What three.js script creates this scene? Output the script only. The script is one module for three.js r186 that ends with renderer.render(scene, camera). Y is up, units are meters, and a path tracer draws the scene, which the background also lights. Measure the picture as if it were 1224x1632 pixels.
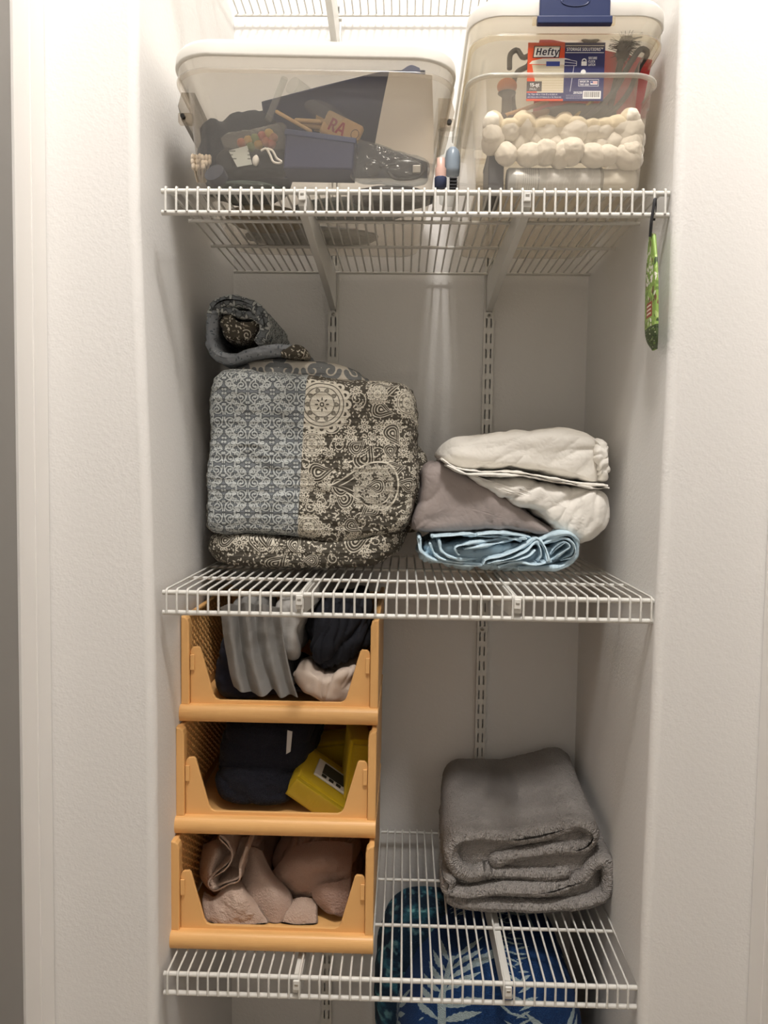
import * as THREE from 'three';
import { RoundedBoxGeometry } from 'three/addons/geometries/RoundedBoxGeometry.js';
import { ImprovedNoise } from 'three/addons/math/ImprovedNoise.js';
import { mergeGeometries, mergeVertices } from 'three/addons/utils/BufferGeometryUtils.js';

// ---------------------------------------------------------------- camera, lamp, exposure
const scene = new THREE.Scene();
scene.background = new THREE.Color(0x000000);
const EYE = 1.42;                                    // camera height above the floor
const FOC = 1270, RD = Math.PI / 180;                // focal length in pixels of the 1224 x 1632 frame
const PITCH = 3.3995 * RD, YAW = 1.4768 * RD, ROLL = 0.7851 * RD;
const camera = new THREE.PerspectiveCamera(2 * Math.atan(816 / FOC) / RD, 1224 / 1632, 0.02, 20);
const camF = new THREE.Vector3(-Math.sin(YAW) * Math.cos(PITCH), -Math.sin(PITCH), -Math.cos(YAW) * Math.cos(PITCH));
const camRight0 = new THREE.Vector3(Math.cos(YAW), 0, -Math.sin(YAW));
const camUp0 = new THREE.Vector3().crossVectors(camRight0, camF).normalize();
const camR = camRight0.clone().multiplyScalar(Math.cos(ROLL)).addScaledVector(camUp0, Math.sin(ROLL));
const camU = camUp0.clone().multiplyScalar(Math.cos(ROLL)).addScaledVector(camRight0, -Math.sin(ROLL));
camera.position.set(0, EYE, 0);
camera.up.copy(camU);
camera.lookAt(camF.x, EYE + camF.y, camF.z);
scene.add(camera);
const renderer = new THREE.WebGLRenderer({ antialias: true });
renderer.toneMapping = THREE.LinearToneMapping;
renderer.toneMappingExposure = 1.0;
renderer.shadowMap.enabled = true;
const LAMP = { x: 0.06, y: EYE + 1.45, depth: 0.28, candela: 5.9, color: 0xfffaf5 };

// ---------------------------------------------------------------- helpers
const V = (x, y, z) => new THREE.Vector3(x, y, z);
let DZ = 0;                                          // pushes a container's contents clear of its front wall
function at(u, v, depth) {                           // where a line of sight meets the upright plane that far in
  const d = camF.clone().addScaledVector(camR, (u - 612) / FOC).addScaledVector(camU, (816 - v) / FOC);
  d.multiplyScalar((depth + DZ) / -d.z);
  return V(d.x, d.y + EYE, d.z);
}
let seed = 7;
function rnd() { seed = (seed * 1664525 + 1013904223) >>> 0; return seed / 4294967296; }
const rr = (a, b) => a + (b - a) * rnd();
const noise = new ImprovedNoise();
const n3 = (x, y, z) => noise.noise(x, y, z);
function fbm(x, y, z, o = 3) { let s = 0, a = 1, f = 1; for (let i = 0; i < o; i++) { s += a * n3(x * f + i * 17.3, y * f - i * 9.1, z * f + i * 4.7); a *= .5; f *= 2.03; } return s; }
const ridge = (x, y, z) => { const n = 1 - Math.abs(n3(x, y, z)) * 2; return n * Math.abs(n); };
const sstep = (a, b, x) => { const t = Math.min(1, Math.max(0, (x - a) / (b - a))); return t * t * (3 - 2 * t); };
const used = {};
function numbered(name) { const k = used[name] = (used[name] ?? -1) + 1; return k ? name + '_' + String(k).padStart(3, '0') : name; }
function thing(name, label, category, pos = V(0, 0, 0), group) {
  const o = new THREE.Group(); o.name = numbered(name); o.position.copy(pos);
  o.userData = { label, category }; if (group) o.userData.group = group;
  scene.add(o); return o;
}
function part(parent, name, geo, m, label) {
  const o = new THREE.Mesh(geo, m); o.name = name; o.castShadow = o.receiveShadow = true;
  if (label) o.userData.label = label; parent.add(o); return o;
}
function solo(name, label, category, geo, m, pos = V(0, 0, 0), group) {
  const o = new THREE.Mesh(geo, m); o.name = numbered(name); o.castShadow = o.receiveShadow = true; o.position.copy(pos);
  o.userData = { label, category }; if (group) o.userData.group = group; scene.add(o); return o;
}
function struct(name, geo, m, label, category, pos = V(0, 0, 0)) {
  const o = new THREE.Mesh(geo, m); o.name = name; o.castShadow = o.receiveShadow = true; o.position.copy(pos);
  o.userData = { kind: 'structure', label, category }; scene.add(o); return o;
}
const mat = (color, roughness = .6, extra = {}) => new THREE.MeshPhysicalMaterial({ color, roughness, ...extra });
const rbox = (w, h, d, r = .002, s = 2) => new RoundedBoxGeometry(w, h, d, s, Math.min(r, w / 2.01, h / 2.01, d / 2.01));
const moved = (g, x, y, z) => { g.translate(x, y, z); return g; };
const tube = (pts, r, seg = 24, rad = 8, closed = false) => new THREE.TubeGeometry(new THREE.CatmullRomCurve3(pts, closed, 'centripetal'), seg, r, rad, closed);
function capTube(pts, r, seg = 24, rad = 8) {        // a round rod with closed ends
  const g = tube(pts, r, seg, rad), a = pts[0], b = pts[pts.length - 1];
  const s1 = new THREE.SphereGeometry(r, rad, 4).translate(a.x, a.y, a.z), s2 = new THREE.SphereGeometry(r, rad, 4).translate(b.x, b.y, b.z);
  return mergeGeometries([g, s1, s2]);
}
function surf(rows, { closeU = true, uvs = null } = {}) {  // a grid of points into a smooth skin
  const m = rows.length, n = rows[0].length, pos = [], uv = [], idx = [], nn = closeU ? n + 1 : n;
  for (let i = 0; i < m; i++) for (let j = 0; j < nn; j++) { const p = rows[i][j % n]; pos.push(p.x, p.y, p.z); const t = uvs ? uvs[i][j] : [j / n, i / m]; uv.push(t[0], t[1]); }
  for (let i = 0; i < m - 1; i++) for (let j = 0; j < nn - 1; j++) { const a = i * nn + j, b = a + 1, c = a + nn, d = c + 1; idx.push(a, c, b, b, c, d); }
  const g = new THREE.BufferGeometry();
  g.setAttribute('position', new THREE.Float32BufferAttribute(pos, 3));
  g.setAttribute('uv', new THREE.Float32BufferAttribute(uv, 2));
  g.setIndex(idx);
  g.computeVertexNormals();
  if (closeU) { const N = g.attributes.normal; for (let i = 0; i < m; i++) { const a = i * nn, b = a + nn - 1; const x = N.getX(a) + N.getX(b), y = N.getY(a) + N.getY(b), z = N.getZ(a) + N.getZ(b), l = Math.hypot(x, y, z) || 1; N.setXYZ(a, x / l, y / l, z / l); N.setXYZ(b, x / l, y / l, z / l); } }
  return g;
}
function smooth2(pts, n, closed = true) {            // 2D points -> n evenly spaced points on a smooth line
  const c = new THREE.CatmullRomCurve3(pts.map(p => V(p[0], p[1], 0)), closed, 'centripetal');
  c.arcLengthDivisions = 400;
  const out = c.getSpacedPoints(closed ? n : n - 1); if (closed) out.pop(); return out;
}
// A stuffed or folded soft body. outline: picture points at the front depth; it reaches back by `deep`.
function puff(outline, front, deep, { origin, box = .35, n = 120, m = 70, back = 1, shift = [0, 0], disp = null, center = null, flatBack = false, uvk = 1 } = {}) {
  const o = origin || V(0, 0, 0);
  const w = outline.map(([u, v]) => { const p = at(u, v, front); return [p.x, p.y]; });
  const ring = smooth2(w, n);
  let cx = 0, cy = 0; for (const p of ring) { cx += p.x / n; cy += p.y / n; }
  if (center) { const c = at(center[0], center[1], front); cx = c.x; cy = c.y; }
  let R = 0; for (const p of ring) R += Math.hypot(p.x - cx, p.y - cy) / n;
  const prof = []; let L = 0;
  for (let k = 0; k <= 600; k++) {
    const f = -Math.PI / 2 + Math.PI * k / 600, c = Math.max(0, Math.cos(f)), s = Math.sin(f);
    const e = [Math.pow(c, box), Math.sign(s) * Math.pow(Math.abs(s), box)];
    if (k) L += Math.hypot((e[0] - prof[k - 1][0]) * R, (e[1] - prof[k - 1][1]) * deep / 2);
    prof.push([...e, L]);
  }
  const rows = [], uvs = []; let k = 0;
  for (let i = 0; i <= m; i++) {
    const t = L * i / m; while (k < 599 && prof[k + 1][2] < t) k++;
    const a = prof[k], b = prof[k + 1], q = Math.min(1, Math.max(0, (t - a[2]) / Math.max(1e-9, b[2] - a[2])));
    const s = i === 0 || i === m ? 0.0005 : a[0] + (b[0] - a[0]) * q, z = a[1] + (b[1] - a[1]) * q, zz = (z + 1) / 2;
    const kk = 1 + (back - 1) * zz, row = [], urow = [];
    for (let j = 0; j <= n; j++) {
      const p = ring[j % n], dx = (p.x - cx) * s * kk, dy = (p.y - cy) * s * kk, dl = Math.hypot(p.x - cx, p.y - cy) || 1;
      if (j < n) row.push(V(cx + dx + shift[0] * zz, cy + dy + shift[1] * zz, -front - DZ - zz * deep));
      const over = Math.max(0, t - R * .93) * uvk;   // cloth running on round the side keeps its real length
      urow.push([cx + (p.x - cx) * s + (p.x - cx) / dl * over, cy + (p.y - cy) * s + (p.y - cy) / dl * over]);
    }
    rows.push(row); uvs.push(urow);
  }
  let g = surf(rows, { uvs });
  if (disp) g = displace(g, disp);
  g.translate(-o.x, -o.y, -o.z);
  return g;
}
function displace(g, fn) {
  if (!g.attributes.normal) g.computeVertexNormals();
  const P = g.attributes.position, N = g.attributes.normal, q = V(0, 0, 0), m = V(0, 0, 0), out = [];
  for (let i = 0; i < P.count; i++) { q.fromBufferAttribute(P, i); m.fromBufferAttribute(N, i); const r = fn(q, m); if (typeof r === 'number') q.addScaledVector(m, r); else q.add(r); out.push(q.x, q.y, q.z); }
  P.array.set(out); P.needsUpdate = true;
  const nor = g.clone(); nor.deleteAttribute('uv'); nor.deleteAttribute('normal');
  const w = mergeVertices(nor, 1e-6); w.computeVertexNormals();
  // carry the welded normals back to the seamed mesh
  const key = (x, y, z) => Math.round(x * 1e6) + ',' + Math.round(y * 1e6) + ',' + Math.round(z * 1e6), map = new Map();
  const wp = w.attributes.position, wn = w.attributes.normal;
  for (let i = 0; i < wp.count; i++) map.set(key(wp.getX(i), wp.getY(i), wp.getZ(i)), i);
  g.computeVertexNormals();
  for (let i = 0; i < P.count; i++) { const k = map.get(key(P.getX(i), P.getY(i), P.getZ(i))); if (k !== undefined) N.setXYZ(i, wn.getX(k), wn.getY(k), wn.getZ(k)); }
  return g;
}
// A thick layer of cloth: its edge line seen from the front, carried straight back.
function ribbon(pts, front, back, thick, { origin, n = 90, m = 40, warp = null, disp = null, round = null, px = true, wave = null, cr = 7 } = {}) {
  const o = origin || V(0, 0, 0);
  const c = smooth2(px ? pts.map(([u, v]) => { const p = at(u, v, front); return [p.x, p.y]; }) : pts, n, false);
  const nor = c.map((p, i) => { const a = c[Math.max(0, i - 1)], b = c[Math.min(n - 1, i + 1)], l = Math.hypot(b.x - a.x, b.y - a.y) || 1; return [-(b.y - a.y) / l, (b.x - a.x) / l]; });
  const rows = [], uvs = [], rd = round ?? thick / 2, cap = 8;
  let len = [0]; for (let i = 1; i < n; i++) len.push(len[i - 1] + c[i].distanceTo(c[i - 1]));
  const zs = [];
  for (let i = 0; i <= cr; i++) zs.push([rd * (1 - Math.cos(Math.PI / 2 * i / cr)), Math.max(.0008, Math.sin(Math.PI / 2 * i / cr))]);
  const depth = back - front;
  for (let i = 1; i < m; i++) zs.push([rd + (depth - 2 * rd) * i / m, 1]);
  for (let i = cr; i >= 0; i--) zs.push([depth - rd * (1 - Math.cos(Math.PI / 2 * i / cr)), Math.max(.0008, Math.sin(Math.PI / 2 * i / cr))]);
  for (const [dz, k] of zs) {
    const row = [], ur = [], h = thick / 2 * k, add = (x, y, u) => { const p = V(x, y, -front - DZ - dz); if (wave) p.z += wave[0] * n3(u * wave[1], 3.7, x * 9) * (1 - dz / depth); if (warp) warp(p, dz / depth); row.push(p); ur.push([u, dz]); };
    for (let i = 0; i < n; i++) add(c[i].x + nor[i][0] * h, c[i].y + nor[i][1] * h, len[i]);
    const end = (i, s) => { const tx = nor[i][1] * s, ty = -nor[i][0] * s; for (let q = 1; q < cap; q++) { const a = Math.PI * q / cap; const cs = Math.cos(a) * s, sn = Math.sin(a); add(c[i].x + nor[i][0] * h * cs + tx * h * sn, c[i].y + nor[i][1] * h * cs + ty * h * sn, len[i] + h * a * s); } };
    end(n - 1, 1);
    for (let i = n - 1; i >= 0; i--) add(c[i].x - nor[i][0] * h, c[i].y - nor[i][1] * h, 2 * len[n - 1] - len[i] + thick);
    end(0, -1);
    ur.push([...ur[0]]); ur[ur.length - 1][0] = 2 * len[n - 1] + 2 * thick;
    rows.push(row); uvs.push(ur);
  }
  let g = surf(rows, { uvs });
  if (disp) g = displace(g, disp);
  g.translate(-o.x, -o.y, -o.z);
  return g;
}
// A thin cloth held by rows of points [u, v, depth]: smooth through all of them, with real thickness and a turned edge.
function sheet(ctrl, { thick = .003, nu = 60, nv = 60, origin, disp = null } = {}) {
  const o = origin || V(0, 0, 0), rowsC = ctrl.map(r => new THREE.CatmullRomCurve3(r.map(([u, v, d]) => at(u, v, d)), false, 'centripetal').getPoints(nu));
  const top = []; for (let j = 0; j <= nu; j++) top.push(new THREE.CatmullRomCurve3(rowsC.map(r => r[j]), false, 'centripetal').getPoints(nv));
  const P = []; for (let i = 0; i <= nv; i++) { P.push([]); for (let j = 0; j <= nu; j++) P[i].push(top[j][i].clone()); }
  if (disp) for (const r of P) for (const p of r) p.z += disp(p);
  const N = P.map((r, i) => r.map((p, j) => { const a = P[i][Math.min(nu, j + 1)].clone().sub(P[i][Math.max(0, j - 1)]), b = P[Math.min(nv, i + 1)][j].clone().sub(P[Math.max(0, i - 1)][j]); return a.cross(b).normalize(); }));
  const rows = [], uvs = [], L = P[0][0].distanceTo(P[0][nu]) || .1, H = P[0][0].distanceTo(P[nv][0]) || .1;
  for (let i = -2; i <= nv + 2; i++) {             // each row runs out along the front and back along the rear
    const ii = Math.max(0, Math.min(nv, i)), t = i < 0 ? [0.02, .7][i + 2] : i > nv ? [.7, .02][i - nv - 1] : 1, row = [], ur = [];
    for (let j = 0; j <= nu; j++) { const k = j === 0 || j === nu ? .7 : 1; row.push(P[ii][j].clone().addScaledVector(N[ii][j], thick / 2 * t * k)); ur.push([L * j / nu, H * ii / nv]); }
    row.push(P[ii][nu].clone().addScaledVector(P[ii][nu].clone().sub(P[ii][nu - 1]).normalize(), thick * .4 * t)); ur.push([L, H * ii / nv]);
    for (let j = nu; j >= 0; j--) { const k = j === 0 || j === nu ? .7 : 1; row.push(P[ii][j].clone().addScaledVector(N[ii][j], -thick / 2 * t * k)); ur.push([L * j / nu, H * ii / nv]); }
    row.push(P[ii][0].clone().addScaledVector(P[ii][0].clone().sub(P[ii][1]).normalize(), thick * .4 * t)); ur.push([0, H * ii / nv]); ur.push([0, H * ii / nv]);
    rows.push(row); uvs.push(ur);
  }
  const g = surf(rows, { uvs }); g.translate(-o.x, -o.y, -o.z); return g;
}
const clampY = (g, y0) => { const P = g.attributes.position; for (let i = 0; i < P.count; i++) if (P.getY(i) < y0) P.setY(i, y0); return g; };
const fitY = (g, y0, y1) => { g.computeBoundingBox(); const b = g.boundingBox, k = (y1 - y0) / (b.max.y - b.min.y); g.translate(0, -b.min.y, 0); g.scale(1, k, 1); g.translate(0, y0, 0); g.computeVertexNormals(); return g; };
function rrect(w, d, r, n = 8) {                     // rounded rectangle in plan, counter-clockwise
  const out = [], cs = [[w / 2 - r, d / 2 - r, 0], [-w / 2 + r, d / 2 - r, 1], [-w / 2 + r, -d / 2 + r, 2], [w / 2 - r, -d / 2 + r, 3]];
  for (const [x, z, q] of cs) for (let i = 0; i <= n; i++) { const a = (q + i / n) * Math.PI / 2; out.push([x + r * Math.cos(a), z + r * Math.sin(a)]); }
  return out;
}
function loftRR(list, n = 8) {                       // list of [w, d, r, y]: a skin through rounded rectangles
  return surf(list.map(([w, d, r, y]) => rrect(w, d, r, n).map(([x, z]) => V(x, y, z))));
}
function hard(g) { const q = g.toNonIndexed(); q.computeVertexNormals(); return q; }
function extrude(pts, depth, bevel = .0008, holes = []) { // pts [x,y]; solid from z = 0 to z = depth
  const s = new THREE.Shape(pts.map(p => new THREE.Vector2(p[0], p[1])));
  for (const h of holes) s.holes.push(new THREE.Path(h.map(p => new THREE.Vector2(p[0], p[1]))));
  return new THREE.ExtrudeGeometry(s, { depth, bevelEnabled: bevel > 0, bevelSize: bevel, bevelThickness: bevel, bevelOffset: -bevel, bevelSegments: 2, curveSegments: 6 });
}
// textures -------------------------------------------------
function dataTex(size, fn, srgb = false, rep = 1) {
  const a = new Uint8Array(size * size * 4);
  for (let y = 0; y < size; y++) for (let x = 0; x < size; x++) { const c = fn(x / size, y / size); const i = (y * size + x) * 4; if (typeof c === 'number') { a[i] = a[i + 1] = a[i + 2] = Math.max(0, Math.min(255, c * 255)); } else { a[i] = c[0]; a[i + 1] = c[1]; a[i + 2] = c[2]; } a[i + 3] = 255; }
  const t = new THREE.DataTexture(a, size, size); t.wrapS = t.wrapT = THREE.RepeatWrapping; t.magFilter = t.minFilter = THREE.LinearFilter; t.repeat.set(rep, rep);
  if (srgb) t.colorSpace = THREE.SRGBColorSpace; t.needsUpdate = true; return t;
}
const tileNoise = (u, v, f, s = 0) => { // seamless noise
  const a = n3(u * f, v * f, s), b = n3((u - 1) * f, v * f, s), c = n3(u * f, (v - 1) * f, s), d = n3((u - 1) * f, (v - 1) * f, s);
  return (a * (1 - u) + b * u) * (1 - v) + (c * (1 - u) + d * u) * v;
};
const rep = (t, k) => { const c = t.clone(); c.repeat.set(k, k); c.needsUpdate = true; return c; };
const TX = {
  peel: dataTex(256, (u, v) => .5 + .35 * tileNoise(u, v, 24) + .3 * tileNoise(u, v, 60, 3)),
  terry: dataTex(256, (u, v) => { const r = 1 - Math.abs(tileNoise(u, v, 26, 1)) * 2.2; return .25 + .45 * r + .5 * tileNoise(u, v, 70, 5); }),
  cloth: dataTex(256, (u, v) => .5 + .18 * Math.sin(u * Math.PI * 2 * 64) + .18 * Math.sin(v * Math.PI * 2 * 64) + .25 * tileNoise(u, v, 12, 2)),
  quilt: dataTex(256, (u, v) => { const a = Math.abs(Math.sin(Math.PI * 8 * v + .8 * tileNoise(u, v, 9, 4))); return .35 + .5 * Math.pow(a, .5) + .22 * tileNoise(u, v, 30, 7); }),
  crinkle: dataTex(256, (u, v) => { const a = 1 - Math.abs(tileNoise(u, v, 7, 11)) * 2.4, b = 1 - Math.abs(tileNoise(u, v, 15, 13)) * 2.4; return .35 + .4 * a + .25 * b; }),
};
function canvasTex(w, h, draw, repeat) {
  const c = document.createElement('canvas'); c.width = w; c.height = h; draw(c.getContext('2d'), w, h);
  const t = new THREE.CanvasTexture(c); t.colorSpace = THREE.SRGBColorSpace; t.wrapS = t.wrapT = THREE.RepeatWrapping; if (repeat) t.repeat.set(repeat, repeat); return t;
}
function planar(g, x0, y0, w, h, ax = 'x', ay = 'y') { // uv from two of the shape's own axes
  const P = g.attributes.position, uv = []; const get = (i, a) => a === 'x' ? P.getX(i) : a === 'y' ? P.getY(i) : P.getZ(i);
  for (let i = 0; i < P.count; i++) uv.push((get(i, ax) - x0) / w, (get(i, ay) - y0) / h);
  g.setAttribute('uv', new THREE.Float32BufferAttribute(uv, 2)); return g;
}
const M = {
  wall: mat(0xe7e5e2, .75, { bumpMap: rep(TX.peel, 7), bumpScale: .0005 }),
  trim: mat(0xebe8e4, .5),
  steel: mat(0x8d8a86, .45, { metalness: .3 }),
  floor: mat(0x9c8a74, .7),
  hall: mat(0xe4e1dc, .8),
  wire: mat(0xdbd9d3, .32),
  bracket: mat(0xdedcd6, .35),
  screw: mat(0xb8b6b0, .3, { metalness: .9 }),
  milky: mat(0xf6f2ec, .22, { transmission: .915, thickness: 0, ior: 1.4 }),
  cream: mat(0xfbf6ea, .25, { transmission: .9, thickness: 0, ior: 1.4 }),
  clear: mat(0xf4f5f4, .08, { transmission: .93, thickness: 0, ior: 1.4 }),
  lid: mat(0xebe8e1, .95, { transmission: .3, thickness: 0, ior: 1.3 }),
};

// ---------------------------------------------------------------- the closet and the hall before it
const NIB = 0.94, BACK = 1.372, CEIL = 1.6;         // depths in front of the camera; ceiling above the eye
function interp(tab, y) { if (y >= tab[0][0]) return tab[0][1]; for (let i = 1; i < tab.length; i++) if (y >= tab[i][0]) { const [a, b] = [tab[i - 1], tab[i]], t = (y - a[0]) / (b[0] - a[0]); return a[1] + (b[1] - a[1]) * t; } return tab[tab.length - 1][1]; }
const cornerL = [[.45, -.316], [.30, -.316], [.17, -.311], [-.05, -.303], [-.28, -.298], [-.68, -.297]];
const cornerR = [[.45, .304], [.30, .3035], [.14, .304], [-.18, .300], [-.35, .2985], [-.52, .296]];
const JAMB = .4285;
function sideWall(s, tab, backX) {                   // plan from the back corner along the side, round the corner, along the face
  const rows = [], uvs = [], ys = [];
  for (let k = 0; k <= 30; k++) ys.push(-EYE + (CEIL + EYE) * k / 30);
  for (const y of ys) {
    const xc = interp(tab, y), pl = [], r = .012;
    const bead = 1.09;                               // the corner bead is skimmed a little proud of the side wall
    for (let k = 0; k <= 8; k++) { const t = k / 8, z = BACK + (NIB + r - BACK) * t, x = backX + (xc - backX) * t; if (k && z < bead && BACK + (NIB + r - BACK) * (k - 1) / 8 >= bead) { const tb = (BACK - bead) / (BACK - NIB - r), xb = backX + (xc - backX) * tb; pl.push([xb, bead + .0006], [xb - s * .0012, bead - .0006]); } pl.push([x - (z < bead ? s * .0012 * Math.min(1, (z - NIB - r) / .02) : 0), z]); }
    for (let k = 1; k <= 8; k++) { const a = Math.PI / 2 * k / 8; pl.push([xc + s * r * (1 - Math.cos(a)), NIB + r - r * Math.sin(a)]); }
    pl.push([s * JAMB, NIB], [s * (JAMB + .1), NIB], [s * (JAMB + .1), BACK + .1], [backX, BACK + .1]);
    rows.push(pl.map(([x, z]) => V(x, y + EYE, -z)));
    let L = 0; uvs.push([...pl, pl[0]].map((p, i) => { if (i) L += Math.hypot(p[0] - pl[i - 1][0], p[1] - pl[i - 1][1]); return [L, y]; }));
  }
  let g = surf(rows, { uvs });
  g = g.toNonIndexed(); g.computeVertexNormals(); g.deleteAttribute('normal');
  g = mergeVertices(g, 1e-5); g.computeVertexNormals();
  return g;
}
struct('wall_left', sideWall(-1, cornerL, -.297), M.wall, 'white painted closet side wall at the left with rounded corner', 'wall');
struct('wall_right', sideWall(1, cornerR, .304), M.wall, 'white painted closet side wall at the right with rounded corner', 'wall');
const slab = (x0, x1, y0, y1, d0, d1) => { const g = new THREE.BoxGeometry(x1 - x0, y1 - y0, d1 - d0); g.translate((x0 + x1) / 2, (y0 + y1) / 2 + EYE, -(d0 + d1) / 2); return planar(g, 0, 0, 1, 1); };
struct('wall_back', slab(-.53, .53, -EYE, CEIL, BACK, BACK + .1), M.wall, 'white painted back wall of the closet behind the shelves', 'wall');
struct('floor', slab(-2, 2, -EYE - .1, -EYE, -2.3, BACK + .1), M.floor, 'floor of hall and closet below the frame', 'floor');
struct('ceiling', slab(-2, 2, CEIL, CEIL + .1, -2.3, BACK + .1), M.wall, 'white ceiling above the closet', 'ceiling');
struct('wall_hall_left', slab(-1.9, -1.8, -EYE, CEIL, -2.3, .95), M.hall, 'beige hall wall out of view at the left', 'wall');
struct('wall_hall_right', slab(1.8, 1.9, -EYE, CEIL, -2.3, .95), M.hall, 'beige hall wall out of view at the right', 'wall');
struct('wall_hall_rear', slab(-1.9, 1.9, -EYE, CEIL, -2.3, -2.2), M.hall, 'beige hall wall behind the viewer', 'wall');
struct('wall_front_left', slab(-1.8, -JAMB - .002, -EYE, CEIL, .74, NIB - .002), M.wall, 'white wall left of the closet doorway', 'wall');
struct('wall_front_right', slab(JAMB + .002, 1.8, -EYE, CEIL, .74, NIB - .002), M.wall, 'white wall right of the closet doorway', 'wall');
for (const s of [-1, 1]) {                           // jamb board with two shallow steps, and the grey track edge before it
  const lo = -EYE, hi = CEIL, a = s * JAMB, w = (x0, x1) => [Math.min(a - s * x0, a - s * x1), Math.max(a - s * x0, a - s * x1)];
  const [b0, b1] = w(-.001, .003), [c0, c1] = w(.001, .0045);
  struct(s < 0 ? 'trim_1' : 'trim_2', mergeGeometries([slab(b0, b1, lo, hi, .868, NIB - .001), slab(c0, c1, lo, hi, .905, NIB - .001)]), M.trim, s < 0 ? 'pale grey door jamb board along the left picture edge' : 'pale grey door jamb board along the right picture edge', 'trim');
  const [d0, d1] = w(-.001, .001);
  struct(s < 0 ? 'trim_3' : 'trim_4', slab(d0, d1, lo, hi, .78, .866), M.steel, s < 0 ? 'dark grey door frame edge at the far left' : 'dark grey door frame edge at the far right', 'trim');
}
// the ceiling lamp that lights it all
{
  const lamp = thing('ceiling_lamp', 'round white glass ceiling lamp in the hall out of view', 'lamp', V(LAMP.x, CEIL + EYE, -LAMP.depth));
  part(lamp, 'lamp_base', new THREE.CylinderGeometry(.15, .16, .025, 40).translate(0, -.0125, 0), M.lid);
  const glow = mat(0xffffff, .5, { emissive: LAMP.color, emissiveIntensity: 1.5 });
  const dome = new THREE.SphereGeometry(.15, 40, 16, 0, Math.PI * 2, Math.PI / 2, Math.PI / 2).scale(1, 1.2, 1).translate(0, -.025, 0);
  part(lamp, 'lamp_shade', dome, glow);
  const l = new THREE.PointLight(LAMP.color, LAMP.candela, 0, 2); l.position.set(LAMP.x, LAMP.y, -LAMP.depth);
  l.castShadow = true; l.shadow.radius = 5; l.shadow.mapSize.set(2048, 2048); l.shadow.camera.near = .2; scene.add(l);
}

// ---------------------------------------------------------------- wire shelves, standards, brackets
const SH = { xl: -.291, xr: .3007, zf: .952, zb: 1.358, ys: [.742, .325, -.153, -.635, -1.02] };
const DEEP = SH.zb - SH.zf, WID = SH.xr - SH.xl;
const wireGeo = (() => {                             // one cross wire: along the deck, over the front rod and down the lip
  const p = [V(0, -.0013, -DEEP), V(0, -.0013, -DEEP * .5), V(0, -.0013, -.004), V(0, -.0022, -.0008), V(0, -.005, 0), V(0, -.018, 0), V(0, -.030, 0)];
  const c = new THREE.CurvePath(); for (let i = 1; i < p.length; i++) c.add(new THREE.LineCurve3(p[i - 1], p[i]));
  const rows = p.map((q, i) => { const a = p[Math.max(0, i - 1)], b = p[Math.min(p.length - 1, i + 1)], t = b.clone().sub(a).normalize(), y = V(1, 0, 0), z = V(0, 0, 0).crossVectors(t, y); const r = []; for (let k = 0; k < 8; k++) { const f = Math.PI * 2 * k / 8; r.push(q.clone().addScaledVector(y, Math.cos(f) * .0014).addScaledVector(z, Math.sin(f) * .0014)); } return r; });
  return surf(rows);
})();
const rodGeo = (r) => { const g = new THREE.CylinderGeometry(r, r, WID + .004, 10); g.rotateZ(Math.PI / 2); return g; };
const rodThick = rodGeo(.0032), rodThin = rodGeo(.0024);
const shelfLabels = ['white wire shelf at the very top, above the plastic tubs', 'white wire shelf carrying the plastic tubs', 'white wire shelf carrying the quilt and folded sheets', 'white wire shelf carrying the orange bins and grey towel', 'white wire shelf at the bottom under the beach towels'];
SH.ys.forEach((y, i) => {
  const sh = thing('wire_shelf', shelfLabels[i], 'shelf', V(0, EYE + y, -SH.zf), 'wire shelves of the closet');
  const cx = (SH.xl + SH.xr) / 2;
  const rod = (name, g, yy, zz, x = cx) => { const o = part(sh, name, g, M.wire); o.position.set(x, yy, zz); return o; };
  rod('front_rod', rodThick, -.0058, -.0042); rod('lip_rod', rodThick, -.0305, -.0044);
  rod('cross_rod', rodThin, -.0049, -DEEP * .3); rod('cross_rod', rodThin, -.0049, -DEEP * .6); rod('back_rod', rodThin, -.0049, -DEEP + .003);
  const n = Math.floor((WID - .006) / .0127) + 1, x0 = SH.xl + (WID - (n - 1) * .0127) / 2;
  for (let k = 0; k < n; k++) { const o = part(sh, 'wire', wireGeo, M.wire); o.position.x = x0 + k * .0127; }
});
const railX = [-.1253, .1371], RAILW = .0175;
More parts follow.
